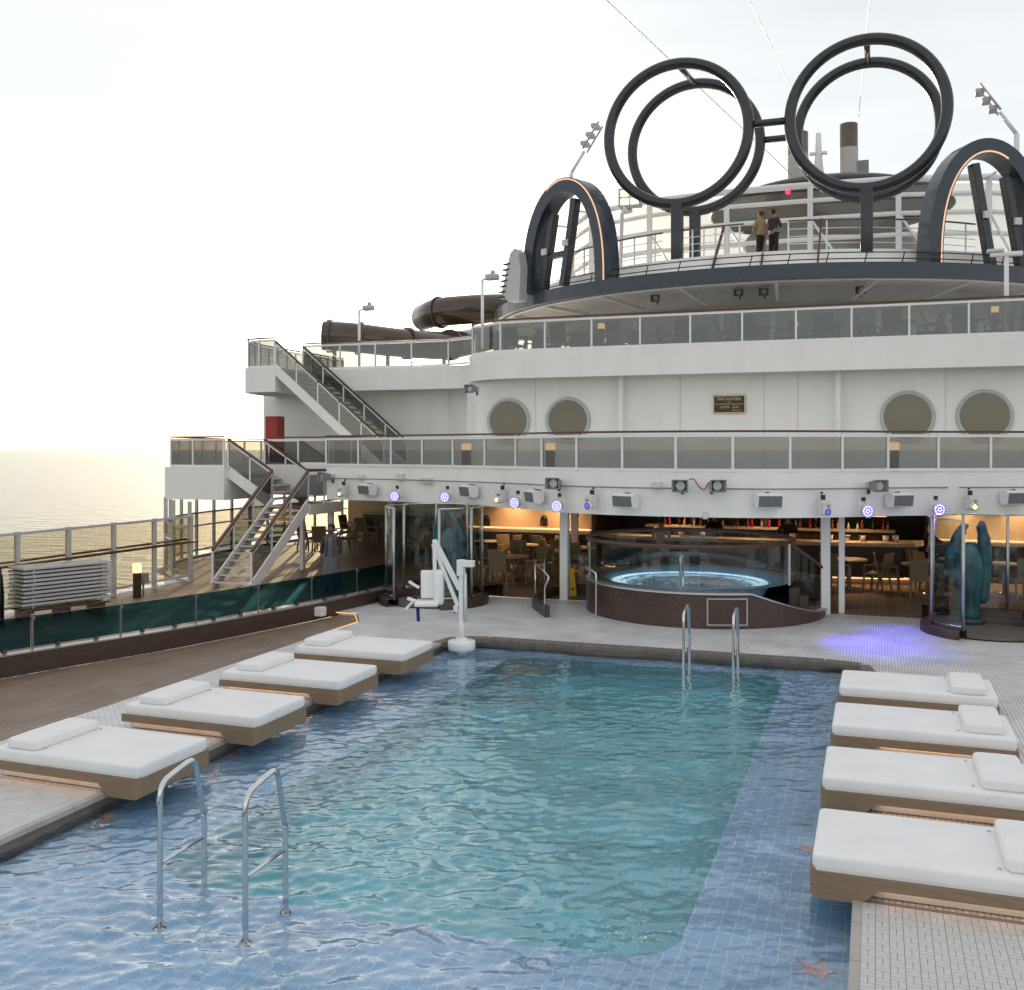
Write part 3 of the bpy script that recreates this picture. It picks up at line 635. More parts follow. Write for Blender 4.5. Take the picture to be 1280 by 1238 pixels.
# ================================================================== DAYBEDS
def rbox(c, d, bev, seg=4, crown=0.):
    bm = bmesh.new(); bmesh.ops.create_cube(bm, size=1)
    for v in bm.verts: v.co = Vector((v.co.x * d[0], v.co.y * d[1], v.co.z * d[2]))
    vert = [e for e in bm.edges if abs(e.verts[0].co.z - e.verts[1].co.z) > 1e-4]
    bmesh.ops.bevel(bm, geom=vert, offset=bev * 2.2, segments=seg + 1, affect='EDGES', profile=.5)
    hor = [e for e in bm.edges if abs(e.verts[0].co.z - e.verts[1].co.z) < 1e-4 and len(e.link_faces) == 2 and abs(e.link_faces[0].normal.z - e.link_faces[1].normal.z) > .5]
    bmesh.ops.bevel(bm, geom=hor, offset=bev, segments=seg, affect='EDGES', profile=.5)
    if crown:
        bmesh.ops.triangulate(bm, faces=[f for f in bm.faces if len(f.verts) > 4])
        bmesh.ops.subdivide_edges(bm, edges=[e for e in bm.edges if e.calc_length() > .3], cuts=5, use_grid_fill=True)
        rr = random.Random(3)
        for v in bm.verts:
            if v.co.z > d[2] * .3:
                fx, fy = 1 - (2 * v.co.x / d[0]) ** 2, 1 - (2 * v.co.y / d[1]) ** 2
                v.co.z += crown * max(0, fx) ** .4 * max(0, fy) ** .4 + rr.uniform(-.0015, .0015) * (fx > .1 and fy > .1)
    bm.verts.index_update(); o = MB(); o.add([v.co + Vector(c) for v in bm.verts], [[v.index for v in f.verts] for f in bm.faces], True); bm.free(); return o
def make_daybed():
    t = thing('daybed', 'white cushioned daybed', 'daybed', (0, 0, 0), 0, 'white cushioned daybeds overhanging the pool')
    prof = [(-2.06, .19), (0, .19), (0, .0), (-.05, -.03), (-.40, -.03), (-.54, .095), (-2.06, .095)]
    bm = bmesh.new(); wy = .61
    lo = [bm.verts.new((x, -wy, z)) for x, z in prof]; hi = [bm.verts.new((x, wy, z)) for x, z in prof]; n = len(prof)
    bm.faces.new(lo); bm.faces.new(hi[::-1])
    for i in range(n): bm.faces.new((lo[i], hi[i], hi[(i + 1) % n], lo[(i + 1) % n]))
    bm.normal_update()
    foot = [e for e in bm.edges if all(abs(v.co.y) > .6 and v.co.x > -.01 for v in e.verts) and abs(e.verts[0].co.z - e.verts[1].co.z) > .1]
    bmesh.ops.bevel(bm, geom=foot, offset=.09, segments=4, affect='EDGES', profile=.5)
    bmesh.ops.triangulate(bm, faces=[f for f in bm.faces if len(f.verts) > 4])
    me = bpy.data.meshes.new('base'); bm.to_mesh(me); bm.free()
    share('base', me, 'taupe', t)
    MB().box((-1.25, 0, .049), (1.5, 1.0, .094)).build('plinth', 'tilepiece', t, False)
    for y in (-.535, .535): MB().box((-1.27, y, .083), (1.4, .016, .016)).build('led_strip', 'led_warm', t, False)
    m = rbox((-1.035, 0, .252), (2.03, 1.17, .125), .028, crown=.012).build('mattress', 'fabric', t, False)
    MB().sweep([(-2.03, -.575, .196), (-.06, -.575, .196), (-.03, -.5, .196), (-.03, .5, .196), (-.06, .575, .196), (-2.03, .575, .196)], [(-.006, -.006), (.006, -.006), (.006, .006), (-.006, .006)]).build('piping', 'fabric', m, False)
    rbox((-1.68, 0, .372), (.44, .98, .105), .03, crown=.010).build('pillow', 'fabric', t, False)
    for y in (-.42, .42): MB().beam((-1.45, y, .325), (-1.42, y, .322), .02, .02).build('tie', 'lightgrey', t, False)
    return t
db = make_daybed()
LBL = ['beside the near pool handrails', 'third from the pool lift', 'second from the pool lift', 'next to the white pool lift']
LBR = ['fourth from the hot tub', 'third from the hot tub', 'second from the hot tub', 'nearest the hot tub']
for i, y in enumerate((9.27, 11.36, 13.46, 15.55)):
    dbo = place(db, (-7.22 + random.uniform(-.02, .02), y, .012), R(random.uniform(-.6, .6)), 'white daybed on the sea side of the pool, ' + LBL[i])
for i, y in enumerate((9.27, 11.36, 13.46, 15.55)):
    dbo = place(db, (-.52 + random.uniform(-.02, .02), y, .012), math.pi + R(random.uniform(-.6, .6)), 'white daybed on the side facing the sea, ' + LBR[i])
for o in [o for o in col.objects if o.name.split('.')[0] == 'pillow']:
    o.location = (random.uniform(-.06, .04), random.uniform(-.05, .05), 0); o.rotation_euler = (0, 0, R(random.uniform(-1.2, 1.2)))
# ---- pool handrails
def make_handrail():
    t = thing('pool_handrail', 'steel handrail', 'handrail', (0, 0, 0), 0, 'steel pool handrails')
    pth = catmull([(0, 0, -.38), (0, 0, .5), (0, 0, .80), (0, .05, .91), (0, .16, .945), (0, .38, .985), (0, .455, .95), (0, .48, .86), (0, .56, .52), (0, .58, .40), (0, .58, -.38)], 5)
    MB().tube(pth, .024, 12).build('rail', 'steel', t, False)
    MB().tube([(0, 0, .26), (0, .58, .27)], .016, 10).build('crossbar', 'steel', t, False)
    for y in (0, .58): MB().lathe([(.024, 0), (.055, 0), (.06, -.012), (.024, -.012)], (0, y, sh + .02), 16).build('flange', 'steel', t, False)
    return t
hr = make_handrail()
for x, y, l in ((-5.52, 6.86, 'polished steel handrail in the near shallows, one of two beside the near daybed'), (-4.70, 6.86, 'polished steel handrail in the near shallows, one of two beside the near daybed'), (-3.02, 16.9, 'polished steel handrail at the far pool edge in front of the hot tub'), (-2.20, 16.9, 'polished steel handrail at the far pool edge in front of the hot tub')):
    place(hr, (x, y, 0), 0, l, 'steel pool handrails')
# ---- starfish mosaics on the pool shelf
def star(px, py, r, k):
    q = P(px, py, -.33); rr = random.Random(k); pts = []
    for i in range(20): a = 2 * math.pi * i / 20 + k; e = r * (1 if i % 4 == 0 else .52 if i % 2 else .38) * rr.uniform(.9, 1.1); pts.append((q.x + e * math.cos(a), q.y + e * math.sin(a)))
    o = MB().prism(pts, sh + .004, sh + .012).build('starfish_mosaic', 'star'); return o
for k, (px, py, w) in enumerate(((133, 1031, 'beside the near handrails'), (285, 955, 'below the third daybed from the pool lift'), (392, 903, 'below the second daybed from the pool lift'), (455, 870, 'below the daybed next to the pool lift'))):
    tag(star(px, py, .2, k), 'pink starfish mosaic on the blue pool shelf ' + w, 'mosaic', 'starfish mosaics')
for k, (x, y) in enumerate(((-.42, 7.95), (-.6, 10.3))):
    o = MB().prism([(x + .2 * (1 if i % 4 == 0 else .45) * math.cos(i * .314 + k), y + .2 * (1 if i % 4 == 0 else .45) * math.sin(i * .314 + k)) for i in range(20)], sh + .004, sh + .012).build('starfish_mosaic', 'star')
    tag(o, ('pink starfish mosaic under water by the pale tiled edge', 'pink starfish mosaic under the overhang of the fourth daybed from the hot tub')[k], 'mosaic', 'starfish mosaics')

# ================================================================== HOT TUB
HT = (-3.72, 23.4); TR = 2.68
ht = thing('hot_tub', 'raised round hot tub with brown mosaic wall and glass balustrade', 'hot tub', (*HT, 0))
def wz(a):
    x = math.cos(a) * TR
    return .72 if x < 1.35 or math.sin(a) > .3 else .72 - (x - 1.35) / (TR - 1.35) * .56
na = 72; vs = []; fs = []
for i in range(na):
    a = 2 * math.pi * i / na; c, s_ = math.cos(a), math.sin(a)
    vs += [(c * TR, s_ * TR, 0), (c * TR, s_ * TR, wz(a)), (c * (TR - .02), s_ * (TR - .02), wz(a) + .03)]
for i in range(na):
    j = (i + 1) % na; fs += [(3 * i, 3 * j, 3 * j + 1, 3 * i + 1)]
MB().add(vs, fs, True).build('tub_wall', 'mosaic', ht, False)
vs = []; fs = []
for i in range(na):
    a = 2 * math.pi * i / na; c, s_ = math.cos(a), math.sin(a); z = wz(a) + .004
    vs += [(c * (TR + .025), s_ * (TR + .025), z - .03), (c * (TR + .025), s_ * (TR + .025), z), (c * (TR - .42), s_ * (TR - .42), z), (c * (TR - .42), s_ * (TR - .42), z - .25)]
for i in range(na):
    j = (i + 1) % na
    for k in range(3): fs.append((4 * i + k, 4 * j + k, 4 * j + k + 1, 4 * i + k + 1))
MB().add(vs, fs, True).build('rim', 'brushed', ht, False)
off = (-.33, 0)
MB().lathe([(1.6, .25), (1.78, .55), (1.82, .66), (1.98, .69), (2.0, .72), (2.32, .725)], (*off, 0), 64).build('tub_seat', 'poolblue', ht, False)
MB().lathe([(1.58, .56), (1.76, .60)], (*off, 0), 64).build('tile_band', 'led_pool', ht, False)  # pale band made to glow, added to brighten the shaded tub
MB().lathe([(1.60, .262), (1.45, .262)], (*off, 0), 64).build('pool_light', 'led_pool', ht, False)
MB().lathe([(0, .25), (1.65, .25)], (*off, 0), 48).build('tub_floor', 'poolblue', ht, False)
MB().lathe([(0, .63), (.6, .63), (1.2, .63), (1.80, .63)], (*off, 0), 64).build('water', 'tubwater', ht, False)
foam = MB(); rr = random.Random(5)
for i in range(320):
    a, r_ = rr.uniform(0, 6.28), rr.gauss(0, .42) ; e = rr.uniform(.015, .05)
    foam.sphere((off[0] + .1 + r_ * math.cos(a) * 1.6, r_ * math.sin(a), .632), (e * 1.8, e * 1.6, e * .7), 6, 4)
foam.build('foam', 'whitem', ht, False)['kind'] = 'stuff'
MB().lathe([(0, .1), (TR - .02, .1)], n=48).build('step_floor', 'coping', ht, False)
for k in range(3): MB().box((2.05 + .18 * k, .0, .1 + (.27 - .09 * k)), (.2, 1.4, .54 - .18 * k)).build('step', 'mosaicflat', ht, False)
GR = 2.33
for i in range(14):
    a0, a1 = R(-352 + i * 25.2), R(-352 + (i + 1) * 25.2 - .4)
    pts = arc(off[0], off[1], GR, a0, a1, 5)
    MB().sweep([(x, y, 1.16) for x, y in pts], [(-.006, -.43), (.006, -.43), (.006, .43), (-.006, .43)]).build('glass_pane', 'tubglass', ht, False)
MB().tube([(x, y, 1.62) for x, y in arc(off[0], off[1], GR, R(-358), R(2), 80)][:80], .045, 10, closed=True).build('handrail', 'handwood', ht, False)
# stair side glass that slopes down to the deck
sp = [(1.95, -.55, 0), (2.62, .1, 0)]
vs = [(1.95, -.6, .55), (2.62, .05, .2), (2.62, .05, 1.0), (1.95, -.6, 1.6)]
MB().add(vs + [(x + .01, y - .01, z) for x, y, z in vs], [(0, 1, 2, 3), (7, 6, 5, 4), (0, 4, 5, 1), (1, 5, 6, 2), (2, 6, 7, 3), (3, 7, 4, 0)]).build('stair_glass', 'tubglass', ht, False)
MB().tube([(1.95, -.6, 1.62), (2.62, .05, 1.03), (2.68, .12, 1.0)], .04, 8).build('stair_handrail', 'handwood', ht, False)
for x, y, z0, z1 in ((1.95, -.6, .7, 1.6), (2.62, .05, .1, 1.0)): MB().box((x, y, (z0 + z1) / 2), (.05, .05, z1 - z0)).build('post', 'brushed', ht, False)
MB().tube(catmull([(-.25, -1.55, .3), (-.25, -1.55, 1.25), (-.25, -1.48, 1.36), (-.25, -1.36, 1.36), (-.25, -1.3, 1.25), (-.25, -1.22, .62)], 5), .025, 10).build('grab_rail', 'steel', ht, False)
# access panel with steel frame, on the curved wall
pa = [math.atan2(P(px, 785, 0).y - HT[1], P(px, 785, 0).x - HT[0]) for px in (884, 930)]
for (z0, z1) in ((.07, .10), (.60, .63)):
    MB().sweep([(x, y, 0) for x, y in arc(0, 0, TR + .006, pa[0], pa[1], 6)], [(-.006, z0), (.012, z0), (.012, z1), (-.006, z1)]).build('panel_frame', 'brushed', ht, False)
for a in pa:
    MB().box(((TR + .008) * math.cos(a), (TR + .008) * math.sin(a), .35), (.02, .03, .56), a).build('panel_frame', 'brushed', ht, False)
# entry kerb with handrail at the tub's left
ek = thing('foot_bath', 'low curved kerb with steel handrails and glass beside the hot tub', 'kerb', P(690, 772, 0))
q0 = P(684, 772, 0); q1 = P(668, 757, 0); q2 = P(685, 747, 0); q3 = P(712, 742, 0); q4 = P(738, 742, 0)
ep = catmull([q0, q1, q2, q3, q4], 5)
MB().sweep([p for p in ep], [(-.06, 0), (.06, 0), (.06, .24), (-.06, .24)]).build('kerb', 'mosaicflat', ek)
for i in (4, 9, 15): MB().tube([ep[i] + Vector((0, 0, .24)), ep[i] + Vector((0, 0, 1.0))], .02, 8).build('post', 'steel', ek)
for i in (5, 10, 15): MB().sweep([p + Vector((0, 0, .62)) for p in ep[i:i + 5]], [(-.006, -.35), (.006, -.35), (.006, .35), (-.006, .35)]).build('glass_pane', 'tubglass', ek)
e0 = ep[1]; MB().tube(catmull([e0 + Vector((0, 0, .2)), e0 + Vector((0, 0, .62)), e0 + Vector((.06, -.02, .74)), ep[1] + Vector((.08, 0, .86)), ep[2] + Vector((0, 0, .98)), ep[4] + Vector((0, 0, 1.02)), ep[6] + Vector((0, 0, 1.03))], 5), .022, 8).build('handrail', 'steel', ek)
g0 = P(745, 772, 0); MB().tube(catmull([g0, g0 + Vector((0, 0, .85)), g0 + Vector((-.06, .05, .98)), g0 + Vector((-.3, .3, 1.02)), g0 + Vector((-.32, .5, .95))], 5), .024, 10).build('handrail', 'steel', ek)
wf = thing('wet_floor_sign', 'yellow folding wet floor sign standing beside the hot tub', 'sign', P(714, 744, 0), R(15))
for sgn in (-1, 1):
    vs = [(-.14, sgn * .16, 0), (.14, sgn * .16, 0), (.07, sgn * .02, .62), (-.07, sgn * .02, .62)]
    vs2 = [(x, y + .012, z) for x, y, z in vs]
    MB().add(vs + vs2, [(0, 1, 2, 3), (7, 6, 5, 4), (0, 4, 5, 1), (1, 5, 6, 2), (2, 6, 7, 3), (3, 7, 4, 0)]).build('panel', 'yellow', wf, False)
MB().box((0, 0, .65), (.13, .07, .06)).build('handle', 'yellow', wf, False)
for x in (-.05, .05): MB().add([(x - .035, -.138, .14), (x + .035, -.138, .14), (x + .03, -.128, .2), (x - .03, -.128, .2)], [(0, 1, 2, 3)]).build('pictogram', 'black', wf, False)

# ================================================================== SHOWER CABINS WITH SCULPTURES
def cabin(cx, cy, mir, l1, l2):
    t = thing('shower_cabin', l1, 'shower', (cx, cy, 0)); rr_ = 1.15
    a0, a1 = (R(-60), R(240)) if not mir else (R(-60), R(240))
    MB().lathe([(rr_ - .14, 0), (rr_ - .14, .16), (rr_ - .1, .18), (rr_ + .14, .18), (rr_ + .16, .15), (rr_ + .16, 0)], (0, 0, 0), 48, a0, a1).build('base_ring', 'mosaicflat', t, False)
    MB().lathe([(0, .03), (rr_ - .1, .03)], n=40).build('tray', 'coping', t, False)
    np_ = 7
    for i in range(np_ + 1):
        a = a0 + (a1 - a0) * i / np_
        MB().tube([(rr_ * math.cos(a), rr_ * math.sin(a), .17), (rr_ * math.cos(a), rr_ * math.sin(a), 2.3)], .035, 10).build('post', 'brushed', t, False)
        if i < np_:
            b = a0 + (a1 - a0) * (i + 1) / np_; g_ = .04
            MB().sweep([(x, y, 1.25) for x, y in arc(0, 0, rr_, a + g_, b - g_, 6)], [(-.005, -1.0), (.005, -1.0), (.005, 1.02), (-.005, 1.02)]).build('glass_pane', 'clearglass', t, False)
            for z in (.24, 2.29): MB().tube([(x, y, z) for x, y in arc(0, 0, rr_, a, b, 6)], .018, 6).build('rail', 'steel', t, False)
    MB().lathe([(rr_ - .1, 0), (rr_ - .1, .3), (rr_ + .75, .3), (rr_ + .75, 0)], (0, 0, 0), 20, R(50), R(130)).build('plinth', 'mosaicflat', t, False)
    # sculpture: a body that swells and two upright fins
    s_ = thing('shower_sculpture', l2, 'sculpture', (cx - (.32 if mir else 0), cy + .95, .12)); s_.scale = (.86, .86, .93)
    m_ = -1 if mir else 1
    # trunk
    rows = [(0, .27, .20), (.12, .25, .19), (.5, .27, .22), (.9, .34, .27), (1.2, .37, .28), (1.45, .34, .24), (1.62, .25, .17), (1.70, .12, .09)]
    vs = []; n_ = 18
    for z, rx, ry in rows:
        for j in range(n_): a = 2 * math.pi * j / n_; k = 1 + .06 * math.sin(3 * a + z * 4); vs.append((rx * k * math.cos(a), ry * k * math.sin(a), z))
    fs = [(i * n_ + j, i * n_ + (j + 1) % n_, (i + 1) * n_ + (j + 1) % n_, (i + 1) * n_ + j) for i in range(len(rows) - 1) for j in range(n_)] + [tuple(range(n_)), tuple(range((len(rows) - 1) * n_, len(rows) * n_))]
    b_ = MB().add(vs, fs, True)
    b_.tube(catmull([(-.30, 0, .35), (-.36, 0, 1.0), (-.37, -.02, 1.35), (-.33, -.04, 1.75), (-.26, -.05, 2.08), (-.20, -.05, 2.15)], 5), [.06] + [.13] * 8 + [.15] * 8 + [.12] * 5 + [.1, .08, .05, .02], 12)
    b_.tube(catmull([(.30, 0, .9), (.40, -.02, 1.25), (.36, -.03, 1.55), (.24, -.05, 1.85), (.12, -.06, 2.02), (.06, -.07, 2.0)], 5), [.08] + [.12] * 5 + [.15] * 6 + [.13] * 5 + [.11] * 7 + [.08, .04], 12)
    b_.v = [(x * m_, y, z) for x, y, z in b_.v]
    b_.build('body', 'teal_statue', s_, False)
    MB().lathe([(0, .01), (.34, .01), (.36, -.02), (.36, -.09), (0, -.09)], n=24).build('plinth', 'darkgrey', s_, False)
    return t
cabin(-9.95, 22.25, False, 'round glass shower cabin beside the pool lift and dining tables', 'teal fin-shaped sculpture in the shower cabin beside the pool lift')
cabin(2.15, 22.25, True, 'round glass shower cabin beside the bar end and blue-lit floor', 'teal fin-shaped sculpture in the shower cabin beside the bar end')

# ================================================================== POOL LIFT
pl = thing('pool_lift', 'white pool access lift with seat and diagonal arm on a round base', 'pool lift', (-7.28, 17.45, 0))
D = 18.9
def LP(px, py, dd=D): x, y = ray(px); return Vector((x * dd, y * dd, HC - (py - HZ) / F * dd))
bx_, by_ = LP(577, 803).x, LP(577, 803).y; pl.location = (bx_, by_, 0)
MB().lathe([(0, .10), (.24, .10), (.255, .085), (.255, -.06), (.24, -.07), (0, -.07)], (bx_, by_, 0), 32).build('base_disc', 'whitem', pl)
MB().lathe([(0, .15), (.1, .15), (.11, .10)], (bx_, by_, 0), 20).build('collar', 'whitem', pl)
MB().tube([(bx_, by_, sh), (bx_, by_, -.06)], .09, 16).build('pedestal', 'whitem', pl)
a = LP(577, 795); b = LP(577, 765); MB().tube([(bx_, by_, .14), (bx_, by_, .55)], [.06, .045], 14).build('lower_post', 'whitem', pl)
MB().box((bx_, by_, .93), (.085, .10, .86), bev=.012).build('mast', 'whitem', pl)
MB().box((bx_ + .10, by_, 1.53), (.30, .13, .12), bev=.012).build('battery_box', 'whitem', pl)
MB().box((bx_ - .01, by_, 1.45), (.13, .14, .30), bev=.012).build('mast_head', 'whitem', pl)
MB().tube([(bx_ + .09, by_ - .02, .45), (bx_ + .08, by_ - .02, 1.35)], .03, 10).build('actuator', 'offwhite', pl)
top = LP(543, 676); low = LP(572, 757)
MB().beam(top, LP(575, 737), .07, .10, bev=.01).build('arm', 'whitem', pl)
MB().beam(top - Vector((.03, 0, .06)), low, .05, .07, bev=.008).build('lower_arm', 'whitem', pl)
MB().beam(top + Vector((0, 0, .02)), LP(544, 752), .06, .07, bev=.01).build('seat_hanger', 'whitem', pl)
sc_ = LP(536, 735)
MB().box(sc_ + Vector((-.02, .05, .06)), (.30, .10, .52), R(20), bev=.03).build('backrest', 'whitem', pl)
MB().box(sc_ + Vector((.14, .18, 0)), (.16, .45, .62), R(20), bev=.04).build('seat_shell', 'whitem', pl)
MB().box(sc_ + Vector((0, -.08, -.27)), (.44, .46, .09), R(20), bev=.03).build('seat', 'whitem', pl)
MB().beam(LP(524, 735), LP(511, 727), .05, .05, bev=.01).build('armrest', 'whitem', pl)
MB().beam(LP(522, 752), LP(509, 748), .05, .06, bev=.01).build('leg_rest', 'whitem', pl)
MB().beam(LP(518, 750), LP(507, 762), .09, .05, bev=.01).build('footrest', 'whitem', pl)
MB().sweep([LP(518, 746), LP(521, 753), LP(522, 756), LP(523, 777)], [(-.03, -.01), (.03, -.01), (.03, .01), (-.03, .01)], up=(0, 1, 0)).build('strap', 'blue_strap', pl)
MB().beam(LP(516, 748), LP(521, 758), .03, .015).build('strap', 'blue_strap', pl)
MB().sphere(LP(568, 766), .02, 8, 6).build('stop_button', 'red', pl)
MB().box(LP(570, 761), (.09, .06, .12), bev=.01).build('control_box', 'whitem', pl)

# ================================================================== EQUIPMENT ON THE BALCONY FASCIA
def fpoint(px):
    """where the sight line in plan meets the curved fascia; also the outward normal"""
    x, y = ray(px); best = None
    for i in range(len(FASC) - 1):
        (x1, y1), (x2, y2) = FASC[i], FASC[i + 1]; ex, ey = x2 - x1, y2 - y1
        den = x * ey - y * ex
        if abs(den) < 1e-9: continue
        dd = (x1 * ey - y1 * ex) / den; s_ = (x1 * y - y1 * x) / den
        if -.001 <= s_ <= 1.001 and dd > 0 and (best is None or dd < best[0]): best = (dd, Vector((ey, -ex, 0)).normalized())
    return best
def onf(px, py, off=0.0):
    dd, nr = fpoint(px); x, y = ray(px)
    return Vector((x * dd, y * dd, HC - (py - HZ) / F * dd)) + nr * off, math.atan2(nr.y, nr.x) + math.pi / 2
pipe = thing('mounting_pipe', 'long grey pipe holding stage lights along the white balcony fascia', 'pipe', (-3.9, 21, 2.8))
for pts in ([410, 440, 480, 520, 560, 600, 640, 662], [664, 700, 740, 780, 820, 852], [900, 940, 980, 1010, 1050, 1100, 1140, 1180], [1195, 1230, 1279]):
    MB().tube([onf(p, 0, .14)[0].xy.to_3d() + Vector((0, 0, 2.84)) for p in pts], .016, 8).build('pipe', 'grey', pipe)
    for p in pts[1::2]:
        q, rz = onf(p, 0, .07); MB().box((q.x, q.y, 2.84), (.03, .14, .03), rz).build('bracket', 'grey', pipe)
def speaker_proto():
    t = thing('box_speaker', 'white wedge loudspeaker with grey grille mounted on the balcony fascia', 'speaker', (0, 0, 0), 0, 'wedge speakers on the fascia')
    pr = [(-.02, .13), (-.20, .16), (-.31, .12), (-.27, -.13), (-.10, -.16), (-.02, -.08)]
    vs = [(-.26, y, z) for y, z in pr] + [(.26, y, z) for y, z in pr]; n = len(pr)
    MB().add(vs, [tuple(range(n)), tuple(range(n, 2 * n))[::-1]] + [(i, (i + 1) % n, n + (i + 1) % n, n + i) for i in range(n)]).build('cabinet', 'whitem', t, False)
    MB().add([(-.24, -.317, .105), (.24, -.317, .105), (.24, -.279, -.118), (-.24, -.279, -.118)], [(0, 1, 2, 3)]).build('grille', 'grille', t, False)
    MB().beam((0, 0, .15), (0, -.16, .17), .03, .03).build('bracket', 'darkgrey', t, False); return t
spk = speaker_proto()
for px, py in ((466, 612), (594, 614), (677, 621), (788, 626), (957, 626), (1117, 625), (1262, 622)):
    q, rz = onf(px, py, .03); place(spk, q, rz + (R(-14) if px < 800 else R(4)))
def horn_proto():
    t = thing('horn_speaker', 'grey horn loudspeaker', 'speaker', (0, 0, 0), 0, 'horn speakers on the fascia')
    o = [(-.17, -.42, -.13), (.17, -.42, -.13), (.17, -.42, .13), (-.17, -.42, .13)]; b = [(-.09, -.12, -.08), (.09, -.12, -.08), (.09, -.12, .08), (-.09, -.12, .08)]
    i_ = [(x * .88, y, z * .88) for x, y, z in o]; ib = [(x * .7, -.2, z * .7) for x, y, z in b]
    MB().add(o + b + i_ + ib, [(0, 1, 5, 4), (1, 2, 6, 5), (2, 3, 7, 6), (3, 0, 4, 7), (4, 5, 6, 7), (0, 1, 9, 8), (1, 2, 10, 9), (2, 3, 11, 10), (3, 0, 8, 11), (8, 9, 13, 12), (9, 10, 14, 13), (10, 11, 15, 14), (11, 8, 12, 15), (12, 13, 14, 15)]).build('horn', 'grey', t, False)
    m = MB().lathe([(0, -.0), (.055, 0), (.09, .02), (.1, .0)], n=20); m.v = [(x, -.34 - z, y) for x, y, z in m.v]; m.build('driver', 'lightgrey', t, False)
    MB().box((0, -.06, 0), (.12, .14, .14)).build('back_box', 'lightgrey', t, False); MB().box((0, -.02, -.1), (.05, .04, .16)).build('bracket', 'darkgrey', t, False); return t
hp_ = horn_proto()
for px, py, l in ((417, 596, 'grey horn loudspeaker beside the stair landing'), (699, 604, 'grey horn loudspeaker above the yellow wet floor sign'), (853, 607, 'grey horn loudspeaker, one of a pair joined by a red cable'), (889, 607, 'grey horn loudspeaker, one of a pair joined by a red cable'), (1085, 607, 'grey horn loudspeaker above the bar end')):
    q, rz = onf(px, py, .0); place(hp_, q, rz + (R(25) if px in (699, 889) else R(-25) if px < 450 else R(0)), l, 'horn speakers on the fascia')
cb = [onf(p, z, .1)[0] for p, z in ((862, 600), (868, 599), (874, 608), (881, 612), (886, 603))]
tag(MB().tube(catmull(cb, 4), .012, 6).build('speaker_cable', 'red'), 'red cable looped between the paired horn loudspeakers', 'cable')
def par_proto():
    t = thing('stage_light', 'round spotlight glowing blue', 'spotlight', (0, 0, 0), 0, 'blue round stage lights on the fascia')
    m = MB().lathe([(0, .16), (.09, .15), (.115, 0), (.125, -.02), (.11, -.02)], n=24); m.v = [(x, z - .30, y) for x, y, z in m.v]; m.build('housing', 'offwhite', t, False)
    m = MB().lathe([(0, 0), (.112, 0)], n=24); m.v = [(x, -.305, y) for x, y, z in m.v]; ln = m.build('lens', 'led_blue', t, False)
    k = MB()
    for r_, n_ in ((.035, 5), (.085, 12)):
        for i in range(n_):
            a_ = 2 * math.pi * i / n_ + r_ * 30; k.sphere((r_ * math.cos(a_), -.31, r_ * math.sin(a_)), (.015, .006, .015), 8, 4)
    k.build('leds', 'led_white', ln, False)
    MB().sweep([(-.14, -.26, 0), (-.14, -.22, .15), (0, -.18, .17), (.14, -.22, .15), (.14, -.26, 0)], [(-.01, -.012), (.01, -.012), (.01, .012), (-.01, .012)], up=(0, 1, 0)).build('yoke', 'offwhite', t, False)
    MB().box((0, -.15, .2), (.05, .07, .1)).build('clamp', 'black', t, False); t.scale = (1.12, 1.12, 1.12); return t
pr_ = par_proto()
for px, py in ((500, 620), (563, 621), (652, 628), (703, 632), (1074, 638), (1165, 636)):
    q, rz = onf(px, py, .0); place(pr_, q, (rz + YAW) / 2, 'round stage light glowing blue on the balcony fascia')
def head_proto(led, label):
    t = thing('moving_light', label, 'spotlight', (0, 0, 0), 0, 'moving head lights on the fascia')
    MB().box((0, -.2, .14), (.2, .2, .1), bev=.01).build('base', 'offwhite', t, False)
    for x in (-.11, .11): MB().box((x, -.2, .0), (.03, .12, .22), bev=.008).build('yoke_arm', 'offwhite', t, False)
    m = MB().lathe([(0, .1), (.07, .09), (.085, .0), (.085, -.1), (.07, -.12)], n=20); m.v = [(x, z - .22, y - .05) for x, y, z in m.v]; h_ = m.build('head', 'whitem', t, False)
    m = MB().lathe([(0, 0), (.048, 0)], n=20); m.v = [(x, -.345, y - .05) for x, y, z in m.v]; m.build('lens', led, h_, False)
    m = MB().lathe([(.048, 0), (.07, 0)], n=20); m.v = [(x, -.344, y - .05) for x, y, z in m.v]; m.build('lens_ring', 'darkgrey', h_, False)
    MB().box((0, -.15, .24), (.07, .07, .1)).build('clamp', 'black', t, False); MB().sphere((0, -.1, .33), .03, 8, 6).build('safety_ring', 'darkgrey', t, False); return t
for led, spots, l in (('led_green', [(434, 615)], 'white moving-head light glowing green above the person in grey'), ('led_yellow', [(634, 622), ], 'white moving-head light glowing yellow above the dining tables'), ('led_blue', [(745, 629), (1024, 636)], 'white moving-head light with a small blue lens'), ('led_yellow', [(1208, 630)], 'white moving-head light glowing yellow above the sculpture shower by the bar')):
    pt = head_proto(led, l)
    for px, py in spots: q, rz = onf(px, py, .0); place(pt, q, rz, l)
for px, py, w_ in ((453, 597, .2), (502, 596, .22), (535, 601, .4), (822, 607, .2), (882, 644, .1)):
    q, rz = onf(px, py, .05); o = MB().box((0, 0, 0), (w_, .1, .16), bev=.01).build('junction_box', 'offwhite'); o.location = q; o.rotation_euler = (0, 0, rz)
    tag(o, 'plain white junction box on the balcony fascia', 'box', 'junction boxes on the fascia')
